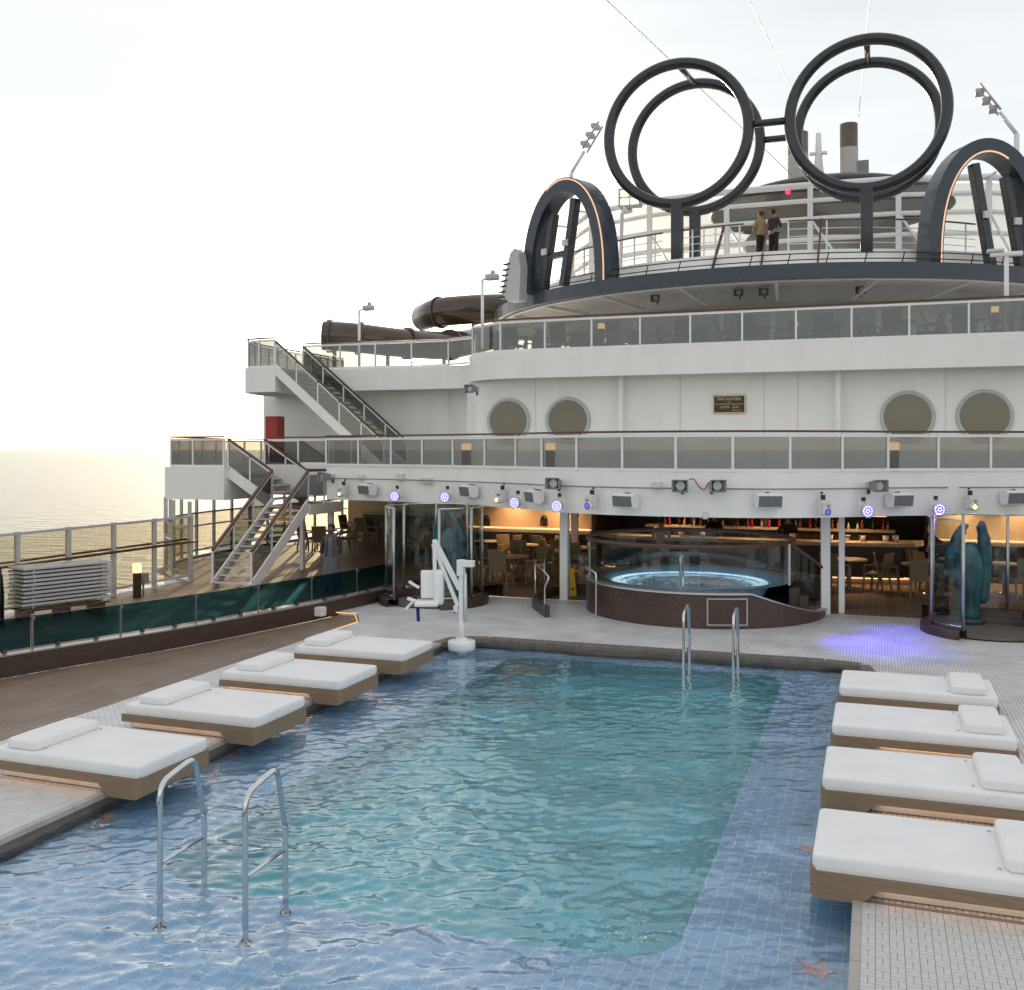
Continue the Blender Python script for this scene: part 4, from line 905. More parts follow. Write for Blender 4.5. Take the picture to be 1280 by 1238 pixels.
# the blue light really falls on the floor
for px, py, tx, ty, e in ((1024, 640, 1098, 806, 420), (1074, 640, 1125, 790, 160), (1165, 638, 1060, 800, 60)):
    q, rz = onf(px, py, .5); tgt = P(tx, ty, 0)
    L = bpy.data.objects.new('beam_light', bpy.data.lights.new('beam_light', 'SPOT')); col.objects.link(L); L.location = q
    L.rotation_euler = (q - tgt).to_track_quat('Z', 'Y').to_euler(); L.data.energy = e; L.data.color = (.12, .08, 1.); L.data.spot_size = R(52); L.data.spot_blend = 1.0; L.data.shadow_soft_size = .05

# ================================================================== PLAQUE
q = PY(911.5, 505.5, 28.56); pq = thing('plaque', 'bronze builder plaque with raised lettering on the white wall', 'plaque', (q.x, 28.56, q.z))
MB().box((0, 0, 0), (.90, .03, .52), bev=.008).build('frame', 'gold', pq, False)
MB().box((0, -.012, 0), (.82, .03, .44)).build('plate', 'bronze', pq, False)
def text(s_, x, z, size, m, parent, y, rz=0., ext=.002, mat_=None):
    cu = bpy.data.curves.new('lettering', 'FONT'); cu.body = s_; cu.size = size; cu.align_x = 'CENTER'; cu.align_y = 'CENTER'; cu.extrude = ext
    o = bpy.data.objects.new('lettering', cu); col.objects.link(o); o.parent = parent; o.location = (x, y, z); o.rotation_euler = (R(90), 0, rz); cu.materials.append(MATS[m]); dg = bpy.context.evaluated_depsgraph_get(); me = bpy.data.meshes.new_from_object(o.evaluated_get(dg))
    mo = bpy.data.objects.new('lettering', me); col.objects.link(mo); mo.parent = parent; mo.location = o.location; mo.rotation_euler = o.rotation_euler
    if not me.materials: me.materials.append(MATS[m])
    bpy.data.objects.remove(o); return mo
text('FINCANTIERI', 0, .14, .112, 'gold', pq, -.03, ext=.004); text('S.p.A.', 0, .06, .05, 'gold', pq, -.03)
text('STABILIMENTO DI MONFALCONE', 0, 0, .05, 'gold', pq, -.03); text('COSTR   6270', 0, -.085, .085, 'gold', pq, -.03); text('ANNO 2021', .2, -.17, .05, 'gold', pq, -.03)

# ================================================================== RING SCULPTURE AND ARCHES
rg = thing('ring_sculpture', 'dark ring sculpture of four linked hoops standing on the round upper deck', 'sculpture', (-3.3, 34.6, 10.05))
RX = (-6.36, -.28); RR = 2.38; ZF, ZB = 14.38, 14.92; YF, YB = 34.4, 38.0
for x in RX:
    for y, z in ((YF, ZF), (YB, ZB)):
        MB().tube([(x + RR * math.cos(2 * math.pi * i / 72), y, z + RR * math.sin(2 * math.pi * i / 72)) for i in range(72)], .185, 16, closed=True).build('ring', 'charcoal', rg)
        MB().box((x, y, (10.0 + z - RR) / 2), (.38, .38, z - RR - 10.0 + .1), bev=.03).build('post', 'charcoal', rg)
    MB().tube([(x, YF, ZF + RR), (x, YB, ZB + RR)], .10, 10).build('link_bar', 'charcoal', rg)
for y, z in ((YF, ZF + .05), (YB, ZB + .02)):
    MB().tube([(RX[0] + RR, y, z), (RX[1] - RR, y, z)], .12, 10).build('link_bar', 'charcoal', rg)
def arch(px, py, sgn, label):
    f = P(px, py, Z4); th = R(29); u = Vector((sgn * math.cos(th), math.sin(th), 0)); nrm = Vector((u.y * sgn, -u.x * sgn, 0)) * 1.0
    if nrm.y > 0: nrm = -nrm
    t = thing('arch', label, 'arch', (f.x, f.y, Z4)); A, Hh = 1.85, 3.6 if sgn < 0 else 3.8
    c = Vector((f.x, f.y, Z4)) + u * A - nrm * .35
    path = []
    for i in range(33):
        a = math.pi * (1 - i / 32); path.append(c + u * (-A * -math.cos(a)) * -1 * -1 + Vector((0, 0, Hh * math.sin(a) ** .8)))
    MB().sweep(path, [(-.24, -.36), (.24, -.36), (.24, .36), (-.24, .36)], up=nrm).build('hoop', 'navy', t)
    MB().sweep([p + nrm * .365 for p in path[:21]], [(.16, -.01), (.2, -.01), (.2, .01), (.15, .01)], up=nrm).build('led_line', 'led_line', t)
    # two leaning legs with a cross plate, and a steel wing plate
    tp = c + Vector((0, 0, Hh - .35)); cc = c - nrm * .0
    for k, (s0, s1) in enumerate(((-.35, .25), (.75, 1.3))):
        p1 = cc + u * s0 + Vector((0, 0, Hh - (.5 if k == 0 else .85))); p0 = cc + u * s1 + Vector((0, 0, .1))
        lg = MB().beam(p1, p0, .26, .30, up=nrm, bev=.02).build('leg', 'charcoal', t)
        d_ = (p0 - p1) * .3
        MB().box(p1 + d_ * 1.7 + nrm * .24, (.22, .1, .22), math.atan2(u.y, u.x)).build('speaker_plate', 'offwhite', lg)
    if sgn < 0: MB().beam(cc + u * .0 + Vector((0, 0, 1.25)), cc + u * 1.15 + Vector((0, 0, 1.25)), .2, .24, up=nrm).build('cross_plate', 'charcoal', t)
    return t, c, u, nrm
aL = arch(750, 351, -1, 'navy arch with lit edge and leaning legs beside the black slatted vent')
aR = arch(1170, 332, 1, 'navy arch with lit edge beside the right floodlight mast')
# slatted vent at the left end of the rim
q = P(668, 378, 8.95); vt = thing('slatted_vent', 'rounded grey vent fin with dark slats beside the navy arch', 'vent', (-12.3, 35.4, Z4 - .3))
vs = []
prf = [(0, 0), (.55, 0), (.62, .9), (.52, 1.28), (.3, 1.42), (.08, 1.3), (-.35, .3)]
u_ = Vector((math.cos(R(25)), -math.sin(R(25)), 0)); b0 = Vector((-12.55, 35.25, 9.05)); dn = Vector((u_.y, -u_.x, 0)) * -1
for w_ in (-.3, .1): vs += [b0 + u_ * x + Vector((0, 0, z * 1.35)) + dn * w_ for x, z in prf]
n = len(prf); MB().add(vs, [tuple(range(n)), tuple(range(n, 2 * n))[::-1]] + [(i, (i + 1) % n, n + (i + 1) % n, n + i) for i in range(n)]).build('fin', 'lightgrey', vt)
for k in range(7):
    e = b0 + u_ * (-.35 + k * .045) + Vector((0, 0, .2 + k * .2)); MB().beam(e + dn * -.32, e + dn * .12, .34, .06).build('slat', 'black', vt)
# rim wires, inner white railings
rr_ = thing('rim_railing', 'low black wire railing on the navy rim of the round deck', 'railing', (*on4(R4 - .1, 0), Z4))
for z in (.17, .36): MB().tube([(*on4(R4 - .12, R(-88 + 176 * i / 90)), Z4 + z) for i in range(91)], .018, 6).build('wire', 'black', rr_)
for k in range(-15, 16):
    a_ = on4(R4 - .12, R(5.6 * k)); MB().tube([(*a_, Z4), (*on4(R4 - .12, R(5.6 * k + .5)), Z4 + .38)], .02, 6).build('post', 'black', rr_)
for (p0, p1, l) in ((-44, -18, 'white rail with brown top beside the left ring post'), (-14, -2, 'white rail with brown top between the left ring and the couple'), (6, 42, 'white rail with brown top behind the right ring post')):
    t = thing('deck_railing', l + ' on the round deck', 'railing', (*on4(10.2, R(p0)), 10.05), 0, 'white railings on the round deck')
    ar = [(*on4(10.2, R(p0 + (p1 - p0) * i / 16)), 0) for i in range(17)]
    for z in (.28, .52, .76): MB().tube([(x, y, 10.05 + z) for x, y, _ in ar], .014, 6).build('bar', 'whitem', t)
    MB().sweep([(x, y, 11.08) for x, y, _ in ar], [(-.04, -.02), (.04, -.02), (.04, .02), (-.04, .02)]).build('handrail', 'handwood', t)
    for i in range(0, 17, 3): MB().box((ar[i][0], ar[i][1], 10.55), (.05, .05, 1.02)).build('post', 'whitem', t)
for (px0, px1, l) in ((905, 890, 'brown slanted rail end beside the left ring posts'), (1027, 1022, 'brown slanted rail end beside the right ring post'), (960, 951, 'brown slanted rail end in front of the couple')):
    a_ = PY(px0, 286, 34.6); b_ = PY(px1, 332, 33.4); tag(MB().beam((a_.x, a_.y, 11.15), (b_.x, b_.y, 9.5), .05, .12).build('slanted_rail', 'handwood'), l, 'handrail', 'slanted rails on the round deck')
# big windscreen frame on the round deck
wsn = thing('windscreen', 'white tube frame windscreen with hazy panels behind the rings', 'windscreen', (C4[0], 41, 10.05))
pts = [(x, y) for x, y in ((-13.2, 45), (-11.6, 42.6), (-8.8, 41.4), (-5.6, 41.0), (-2.4, 41.0), (.8, 41.2), (4.0, 42.0), (6.4, 43.6), (8, 46))]
for z in (11.0, 11.8, 12.6, 13.3, 13.9): MB().tube([(x, y, z) for x, y in pts], .09 if z < 13.8 else .13, 8).build('tube', 'whitem', wsn)
for i, (x, y) in enumerate(pts):
    MB().box((x, y, 12), (.2, .2, 3.9)).build('post', 'whitem', wsn)
    if i < len(pts) - 1:
        x2, y2 = pts[i + 1]; MB().beam((x, y + .15, 11.9), (x2, y2 + .15, 11.9), .03, 3.6).build('panel', 'screen', wsn)
        MB().tube([(x, y - .05, 12.6), ((x + x2) / 2, (y + y2) / 2 - .4, 10.1)], .05, 6).build('brace', 'whitem', wsn)
        MB().tube([(x, y, 13.9), (x * .97, y - 3.4, 13.2)], .06, 6).build('rafter', 'whitem', wsn) if i in (0, 1, 2, 6, 7) else None
hs = MB().lathe([(0, 3.9), (3.4, 3.85), (3.8, 3.4), (4.0, 2.6), (4.1, 0)], (C4[0] + 1.6, 49.5, 10.0), 40).build('deckhouse', 'grey'); tag(hs, 'pale rounded deckhouse behind the white windscreen', 'deckhouse')
cn = thing('funnel_canopy', 'black oval canopy roof below the funnels', 'canopy', (C4[0] + 1.6, 48.5, 14))
MB().lathe([(0, .75), (2.2, .72), (4.0, .5), (5.0, .15), (5.35, -.25), (5.2, -.3), (4.6, -.1), (0, .0)], (C4[0] + 1.7, 48.5, 14.7), 48).build('roof', 'black', cn)
for k in range(5): MB().box((C4[0] - .8 + k * 1.2, 44.6, 14.4), (.08, .08, .5)).build('strut', 'grey', cn)
MB().sphere((C4[0] + .3, 43.6, 14.35), .1, 8, 6).build('signal_lamp', 'led_red', cn)
fn = thing('funnel', 'grey exhaust pipe with brown top seen inside the right ring', 'funnel', (-.9, 50.5, 15))
def cyl(px0, px1, py0, py1, pym, Y, t):
    a_, b_ = PY(px0, py1, Y), PY(px1, py1, Y); top_ = PY(px0, py0, Y).z; mid = PY(px0, pym, Y).z; x = (a_.x + b_.x) / 2; r_ = (b_.x - a_.x) / 2 * .95
    MB().lathe([(r_ * 1.04, 14.5), (r_ * 1.04, mid)], (x, Y, 0), 24).build('lower_pipe', 'funnel', t)
    MB().lathe([(r_ * 1.04, mid), (r_, mid), (r_, top_), (r_ * .85, top_), (r_ * .85, mid)], (x, Y, 0), 24).build('upper_pipe', 'funneltop', t); t.location = t.location
cyl(1049, 1073, 157, 225, 187, 50.5, fn)
fn2 = thing('funnel', 'wide grey exhaust pipe with narrow brown top, partly behind the right ring', 'funnel', (-4.4, 50.5, 15)); cyl(984, 1011, 168, 235, 196, 50.5, fn2)
ms = thing('radar_mast', 'white radar mast between the two exhaust pipes', 'mast', (-2.8, 50.2, 15)); q = PY(1023, 167, 50.2)
MB().tube([(q.x, 50.2, 14.5), (q.x, 50.2, q.z - 1.0), (q.x, 50.2, q.z)], [.5, .16, .12], 8).build('mast', 'whitem', ms)
MB().box((q.x, 50.2, q.z - .95), (.8, .2, .12)).build('radar_bar', 'whitem', ms); MB().lathe([(0, .9), (.35, .8), (.45, 0)], (q.x + 1.7, 50.2, q.z - 3.4), 14).build('dome', 'whitem', ms)
MB().box((q.x + 1.9, 50.6, q.z - 1.9), (.7, .4, 1.0)).build('equipment', 'grey', ms)
# floodlight masts
def fmast(base, knee, tip, label, lit=False):
    t = thing('floodlight_mast', label, 'floodlight', base)
    MB().tube([base, knee], .09, 8).build('mast', 'whitem', t); d_ = (Vector(tip) - Vector(knee)); mid = Vector(knee) + d_ * .45
    MB().tube([knee, mid], .07, 8).build('arm', 'whitem', t)
    sd = d_.normalized().cross(Vector((0, 1, 0))).normalized()
    for s_ in (-.22, .22): MB().tube([mid + Vector((0, s_ * 1.4, 0)), Vector(tip) + Vector((0, s_ * 1.4, 0))], .04, 6).build('lamp_frame', 'lightgrey', t)
    for k in range(3):
        e = mid.lerp(Vector(tip), .2 + .32 * k); MB().box(e + sd * .12, (.28, .5, .16), bev=.02).build('lamp', 'lightgrey', t)
    return t
a_ = PY(714, 262, 38.5); k_ = PY(714, 217, 38.5); t_ = PY(751, 155, 38.5); fmast((a_.x, 38.5, 10.05), k_, t_, 'white floodlight mast rising behind the left navy arch')
a_ = PY(1270, 262, 38.5); k_ = PY(1271, 168, 38.5); t_ = PY(1224, 108, 38.5); fmast((a_.x, 38.5, 10.05), k_, t_, 'white floodlight mast rising behind the right navy arch')
q = PY(788, 248, 40.2); t = thing('floodlight', 'lit square floodlight on a white stand left of the rings', 'floodlight', (q.x, 40.2, 12))
MB().box(q, (.95, .3, .8), bev=.03).build('lamp', 'lightgrey', t)
for i in range(2):
    for j in range(2): MB().box(q + Vector((-.2 + .4 * i, -.16, -.16 + .34 * j)), (.3, .02, .22)).build('bulb', 'flood', t)
MB().tube([q + Vector((-.1, 0, -.4)), (q.x - .4, 40.4, 13.2), (q.x - .5, 40.5, 10.1)], [.25, .08, .08], 8).build('stand', 'whitem', t)
def street_lamp(px, pyb, pyt, Y, dx, label):
    b_ = PY(px, pyb, Y); tp = PY(px, pyt, Y); t = thing('deck_lamp', label, 'lamp', b_)
    MB().tube([b_, tp], .05, 8).build('pole', 'whitem', t); MB().tube([tp, tp + Vector((dx * .6, 0, .06))], .035, 8).build('arm', 'whitem', t)
    MB().box(tp + Vector((dx * .62, 0, .06)), (.42, .22, .2), bev=.05).build('lamp_head', 'lightgrey', t); MB().sphere(tp + Vector((dx * .66, 0, .2)), .08, 8, 6).build('sensor', 'lightgrey', t)
street_lamp(449, 458, 388, 31.9, .6, 'white deck lamp in front of the dark slide tube')
street_lamp(603, 436, 350, 28.2, .5, 'white deck lamp at the end of the dining terrace')
tp = PY(1258, 318, 28.1); b_ = PY(1258, 418, 28.1); t = thing('deck_lamp', 'white pole with cross-shaped head in front of the right navy arch', 'lamp', b_)
MB().tube([b_, tp], .055, 8).build('pole', 'whitem', t); MB().box(tp, (.75, .12, .12), bev=.03).build('cross_head', 'whitem', t); MB().box(tp + Vector((-.25, 0, .1)), (.4, .2, .08), bev=.02).build('lamp_head', 'offwhite', t)
# slide tube
sl = thing('slide_tube', 'dark brown enclosed water slide tube curving behind the terrace', 'water slide', PY(400, 420, 39))
s0 = PY(404, 420, 37.5); pth = catmull([s0, PY(440, 422, 38), PY(500, 429, 39.5), PY(555, 432, 42), PY(600, 425, 46), PY(640, 415, 50)], 8)
MB().tube(pth, .62, 20).build('tube', 'tube', sl)
pth2 = catmull([PY(532, 397, 44.6), PY(545, 392, 43.6), PY(565, 389, 43.6), PY(610, 386, 44.5), PY(660, 386, 46), PY(700, 390, 48)], 8)
MB().tube(pth2, .68, 20).build('tube', 'tube', sl); MB().sphere(pth2[0], .69, 18, 12).build('end_bend', 'tube', sl); MB().tube(pth2[10:12], .76, 20).build('flange', 'tube', sl)
for i in (2, 9, 17, 25):
    MB().tube([pth[i], pth[i] + (pth[i + 1] - pth[i]).normalized() * .18], .71, 20).build('flange', 'tube', sl)
for i in (4, 14, 24): MB().tube([pth[i], (pth[i].x, pth[i].y, Z3)], .09, 8).build('support', 'offwhite', sl)
# thin rigging
for a_, b_, l in (((758, 0), (1012, 240), 'thin cable crossing the sky in front of the left ring'), ((1087, 0), (1073, 150), 'thin cable passing the right ring'), ((937, 0), (1008, 150), 'thin string-light cable between the two rings')):
    A = PY(*a_, 32.5); B = PY(*b_, 47); tag(MB().tube([A + (A - B) * .4, A, B], .014, 5).build('rigging_cable', 'lightgrey'), l, 'cable')

# ================================================================== RESTAURANT AND BAR
br_ = thing('bar_counter', 'long bar counter with pale top, dark front and lit foot strip', 'bar', (-3.2, 29.3, 0))
bp_ = [(-8.0, 30.6), (-7.6, 29.7), (-6.4, 29.3), (-3.5, 29.15), (-.6, 29.2), (.9, 29.5), (1.1, 30.4)]
bc = [(p.x, p.y, 0) for p in catmull([(x, y, 0) for x, y in bp_], 4)]
MB().sweep(bc, [(0, .18), (-.08, .18), (-.08, 1.02), (0, 1.02)]).build('front', 'darkwood', br_)
MB().sweep(bc, [(.14, 1.022), (-.6, 1.022), (-.6, 1.12), (.14, 1.12)]).build('top', 'counter', br_)
MB().sweep(bc, [(-.06, .01), (-.12, .01), (-.12, .18), (-.06, .18)]).build('toe_kick', 'counter', br_)
MB().tube([(x, y + .02, .15) for x, y, _ in bc], .012, 6).build('led_strip', 'led_warm', br_)
MB().tube([(x, y - .2, .2) for x, y, _ in bc], .02, 6).build('foot_rail', 'brushed', br_)
bs = thing('bar_shelf', 'dark back-bar shelf with lit edges behind the counter', 'shelf', (-3.4, 33.2, 0))
MB().box((-3.3, 33.2, .55), (7.6, .5, 1.1)).build('cabinet', 'darkwood', bs); MB().box((-3.3, 33.2, 1.14), (7.7, .56, .06)).build('shelf', 'counter', bs)
for z in (1.62, 2.05): MB().box((-3.3, 33.3, z), (7.4, .3, .04)).build('shelf', 'darkwood', bs); 
for z in (1.59, 2.02): MB().box((-3.3, 33.16, z), (7.2, .015, .015)).build('led_strip', 'lamp_warm', bs)
for x in (-5.6, -3.3, -1.0): MB().box((x, 33.25, 1.65), (.12, .35, 1.0)).build('upright', 'darkwood', bs)
for i, c in enumerate(((.16, .05, .01), (.02, .06, .02), (.30, .22, .10), (.05, .02, .01), (.35, .36, .33), (.28, .02, .02))): mat('bottle%d' % i, c, .1, var=.05, coat=.5)
bots = []
for i in range(6):
    t = thing('bottle', 'small bottle on the back-bar shelf', 'bottle', (0, 0, 0), 0, 'bottles on the back-bar shelf')
    hgt = (.28, .32, .26, .30, .24, .33)[i]; MB().lathe([(0, 0), (.038, 0), (.04, .02), (.04, hgt * .58), (.014, hgt * .75), (.014, hgt * .95)], n=12).build('glass', 'bottle%d' % i, t, False)
    MB().lathe([(.017, hgt * .93), (.017, hgt), (0, hgt)], n=10).build('cap', ('gold', 'black', 'red')[i % 3], t, False); bots.append(t)
for z, y in ((1.17, 33.1), (1.64, 33.25), (2.07, 33.25)):
    x = -6.9
    while x < .3:
        x += random.uniform(.12, .34); place(random.choice(bots), (x, y + random.uniform(-.04, .04), z), random.uniform(0, 6))
for b_ in bots:                                # any prototype not used is set on the counter end
    if b_.location.length < .01: b_.location = (-6.5, 29.6, 1.12)
for k, (x, y) in enumerate(((-5.3, 29.35), (-4.7, 29.4), (-2.2, 29.4), (-1.2, 29.4), (-.75, 29.45), (-.35, 29.4), (.25, 29.6), (.5, 29.7))):
    t = thing('ice_bucket', 'small pale container on the bar counter', 'container', (x, y, 1.122), 0, 'containers on the bar counter')
    MB().lathe([(0, 0), (.07, 0), (.085, .16), (.08, .16), (.066, .015), (0, .015)], n=16).build('body', ('lightgrey', 'steel', 'counter')[k % 3], t, False); MB().lathe([(.083, .15), (.09, .15), (.09, .17), (.083, .17)], n=16).build('rim', 'lightgrey', t, False)
def make_chair(m, name, label, group):
    t = thing(name, label, 'chair', (0, 0, 0), 0, group)
    MB().box((0, 0, .43), (.50, .50, .07), bev=.02).build('seat', m, t, False)
    vs = [(-.24, .22, .45), (.24, .22, .45), (.25, .33, .98), (-.25, .33, .98)]; MB().add(vs + [(x, y + .045, z) for x, y, z in vs], [(0, 1, 2, 3), (7, 6, 5, 4), (0, 4, 5, 1), (1, 5, 6, 2), (2, 6, 7, 3), (3, 7, 4, 0)]).build('backrest', m, t, False)
    for x in (-.23, .23):
        lf = MB().beam((x, -.22, .42), (x * 1.05, -.25, .0), .045, .045).build('leg', m, t, False); MB().sphere((x * 1.05, -.25, .02), .025, 8, 5).build('foot_cap', 'steel', lf, False)
        lb = MB().beam((x, .22, .42), (x * 1.05, .29, .0), .045, .045).build('leg', m, t, False); MB().sphere((x * 1.05, .29, .02), .025, 8, 5).build('foot_cap', 'steel', lb, False)
        MB().tube(catmull([(x * 1.08, -.2, .42), (x * 1.12, -.2, .62), (x * 1.12, -.14, .66), (x * 1.1, .26, .68)], 4), .022, 6).build('armrest', m, t, False)
    return t
def make_table(m, name, label, group, r=.45):
    t = thing(name, label, 'table', (0, 0, 0), 0, group)
    MB().lathe([(0, .76), (r, .76), (r + .01, .745), (r, .72), (0, .72)], n=32).build('top', m, t, False)
    MB().tube([(0, 0, .02), (0, 0, .72)], .04, 10).build('column', 'brushed', t, False); MB().lathe([(0, .035), (.06, .04), (.24, .015), (.24, 0), (0, 0)], n=24).build('foot', 'steel', t, False); return t
GC = 'rattan armchairs in the deck restaurant'
ch = make_chair('rattan', 'armchair', 'beige rattan armchair at a restaurant table', GC); tb_ = make_table('counter', 'round_table', 'round pale restaurant table with steel foot', 'round tables in the deck restaurant')
tabs = [(1150, 726, [200, 265, 330, 30]), (1150, 742, [180, 100, 270]), (1195, 735, [250, 20]), (1062, 735, [200, 120]), (690, 722, [180, 260, 80, 0]), (640, 730, [190, 280, 90]), (655, 712, [180, 60, 300]), (725, 716, [180, 270]), (608, 722, [200, 90]), (700, 706, [20, 200]), (1255, 742, [150, 250]), (610, 706, [100, 250])]
for px, py, angs in tabs:
    q = P(px, py, 0); q.z = .006; wh = 'between the dining-side shower cabin and the hot tub' if px < 800 else 'in front of the bar beside the white pillars'
    place(tb_, q, random.uniform(0, 6), 'round pale table ' + wh)
    for a_ in angs:
        a_ += random.uniform(-10, 10); v = Vector((math.sin(R(a_)), math.cos(R(a_)), 0)); place(ch, q + v * .74, -R(a_), 'beige rattan armchair at a table ' + wh)
# silhouettes in the open lounge behind the stair
for (x, y) in ((-15.5, 33), (-17.4, 35), (-14.6, 36.5), (-18.6, 32), (-16.4, 34.4), (-19.4, 36.5), (-14.2, 31.2)):
    place(tb_, (x, y, .002), 0, 'round table in the open lounge behind the staircase', 'tables in the side lounge')
    for a_ in (40, 160, 280): v = Vector((math.sin(R(a_)), math.cos(R(a_)), 0)); place(ch, Vector((x, y, .002)) + v * .78, -R(a_), 'dark rattan armchair in the open lounge behind the staircase', 'armchairs in the side lounge')
lc = thing('lounge_counter', 'long low service counter in the open lounge behind the staircase', 'counter', (-17, 38.9, 0))
MB().box((-17, 38.9, .45), (7, .8, .9)).build('body', 'darkwood', lc); MB().box((-17, 38.9, .93), (7.2, .9, .06)).build('top', 'counter', lc)
# terrace furniture on level 3 behind glass
GT = 'dark chairs on the dining terrace'
ch3 = make_chair('darkgrey', 'terrace_chair', 'dark woven armchair on the dining terrace above the portholes', GT); tb3 = make_table('darkgrey', 'terrace_table', 'round dark table on the dining terrace above the portholes', 'dark tables on the dining terrace')
for x, y in ((-10.2, 29.8), (-8.6, 29.4), (-6.9, 29.5), (-5.0, 29.6), (-3.2, 29.4), (-1.2, 29.6), (.6, 29.4), (2.3, 29.6), (3.9, 29.5)):
    place(tb3, (x, y, Z3), 0)
    for a_ in (80, 190, 275, 0): v = Vector((math.sin(R(a_)), math.cos(R(a_)), 0)); place(ch3, Vector((x, y, Z3)) + v * .75, -R(a_ + random.uniform(-15, 15)))
for i, (x, y, l) in enumerate(((-7.6, 29.0, 'small lit lamp post on the dining terrace'), (-2.2, 30.3, 'small lit lamp post on the dining terrace'), (2.9, 29.0, 'small lit lamp post on the dining terrace'))):
    t = thing('bollard_light', l, 'lamp', (x, y, Z3), 0, 'lamp posts on the terrace'); MB().box((0, 0, .42), (.16, .16, .84)).build('post', 'bronze', t, False); MB().box((0, 0, .92), (.17, .17, .16)).build('lamp', 'lamp_warm', t, False)
for px, Yb, l in ((583, 25.6, 'short dark bollard light on the porthole deck near the upper stair'), (688, 25.2, 'short dark bollard light on the porthole deck below the paired left portholes'), (1118, 24.6, 'short dark bollard light on the porthole deck below the right portholes')):
    q = PY(px, 560, Yb); t = thing('bollard_light', l, 'lamp', (q.x, Yb, Z2)); MB().box((0, 0, .34), (.2, .2, .68)).build('post', 'bronze', t, False); MB().box((0, 0, .77), (.21, .21, .18), bev=.01).build('lamp', 'lamp_warm', t, False)
q = P(178, 748, 0); t = thing('bollard_light', 'dark bollard light by the sea windbreak', 'lamp', (-17.1, q.y, 0)); MB().lathe([(.10, 0), (.10, .62)], n=20).build('post', 'bronze', t, False); MB().lathe([(.10, .62), (.105, .62), (.105, .82), (.09, .85), (0, .85)], n=20).build('lamp', 'lamp_warm', t, False)
q = PY(161, 735, 20.8); t = thing('deck_box', 'small grey box on a thin stand by the sea windbreak', 'box', (-17.2, 20.75, 0)); MB().box((0, 0, .45), (.2, .2, .24), bev=.02).build('case', 'grey', t, False); MB().tube([(0, 0, 0), (0, 0, .34)], .025, 8).build('stand', 'grey', t, False)
for px, py, l in ((597, 487, 'grey horn speaker under the terrace near the upper stair'), (822, 375, 'dark round speaker under the round deck'), (925, 368, 'dark round speaker under the round deck'), (956, 367, 'dark round speaker under the round deck'), (1076, 365, 'dark round speaker under the round deck')):
    Yq = 28.4 if py > 400 else 35.2; q = PY(px, py, Yq); place(hp_, q, R(-20) if py > 400 else 0, l, 'speakers under the upper decks')
# stacked sun loungers by the rail
p0 = Vector((-17.25, 16.75)); p1 = Vector((-16.55, 18.7)); ang = math.atan2((p1 - p0).y, (p1 - p0).x); pc = (p0 + p1) / 2
def make_bed(top):
    t = thing('sun_lounger', 'grey framed sun lounger', 'sun lounger', (0, 0, 0), 0, 'stacked sun loungers')
    for y in (-.33, .33): MB().box((0, y, .03), (2.0, .045, .055), bev=.01).build('side_rail', 'lightgrey', t, False)
    for x in (-.98, -.3, .98): MB().box((x, 0, .03), (.04, .62, .04)).build('cross_rail', 'lightgrey', t, False)
    MB().box((0, 0, .05), (1.94, .60, .012)).build('sling', 'grey', t, False)
    for x in (-.75, .8):
        for y in (-.3, .3): MB().box((x, y, -.02), (.04, .03, .06)).build('leg', 'lightgrey', t, False)
    return t
bed = make_bed(0)
for k in range(10):
    place(bed, (pc.x + random.uniform(-.02, .02), pc.y + random.uniform(-.02, .02), .32 + k * .085), ang + random.uniform(-.012, .012), 'grey framed sun lounger in the stack by the sea windbreak' if k < 9 else 'topmost grey sun lounger of the stack by the sea windbreak')
bb = thing('pallet_base', 'timber base under the stacked sun loungers', 'pallet', (pc.x, pc.y, 0), ang)
for x in (-.8, 0, .8): MB().box((x, 0, .1), (.1, .66, .2)).build('bearer', 'handwood', bb, False)
for y in (-.3, 0, .3): MB().box((0, y, .225), (1.9, .12, .04)).build('board', 'handwood', bb, False)
dk = make_chair('black', 'stacked_chair', 'black chair in the stack beside the sun loungers', 'black stacked chairs')
for k in range(8): place(dk, (p0.x - .1, p0.y - .55, .0 + k * .085), ang + R(70))
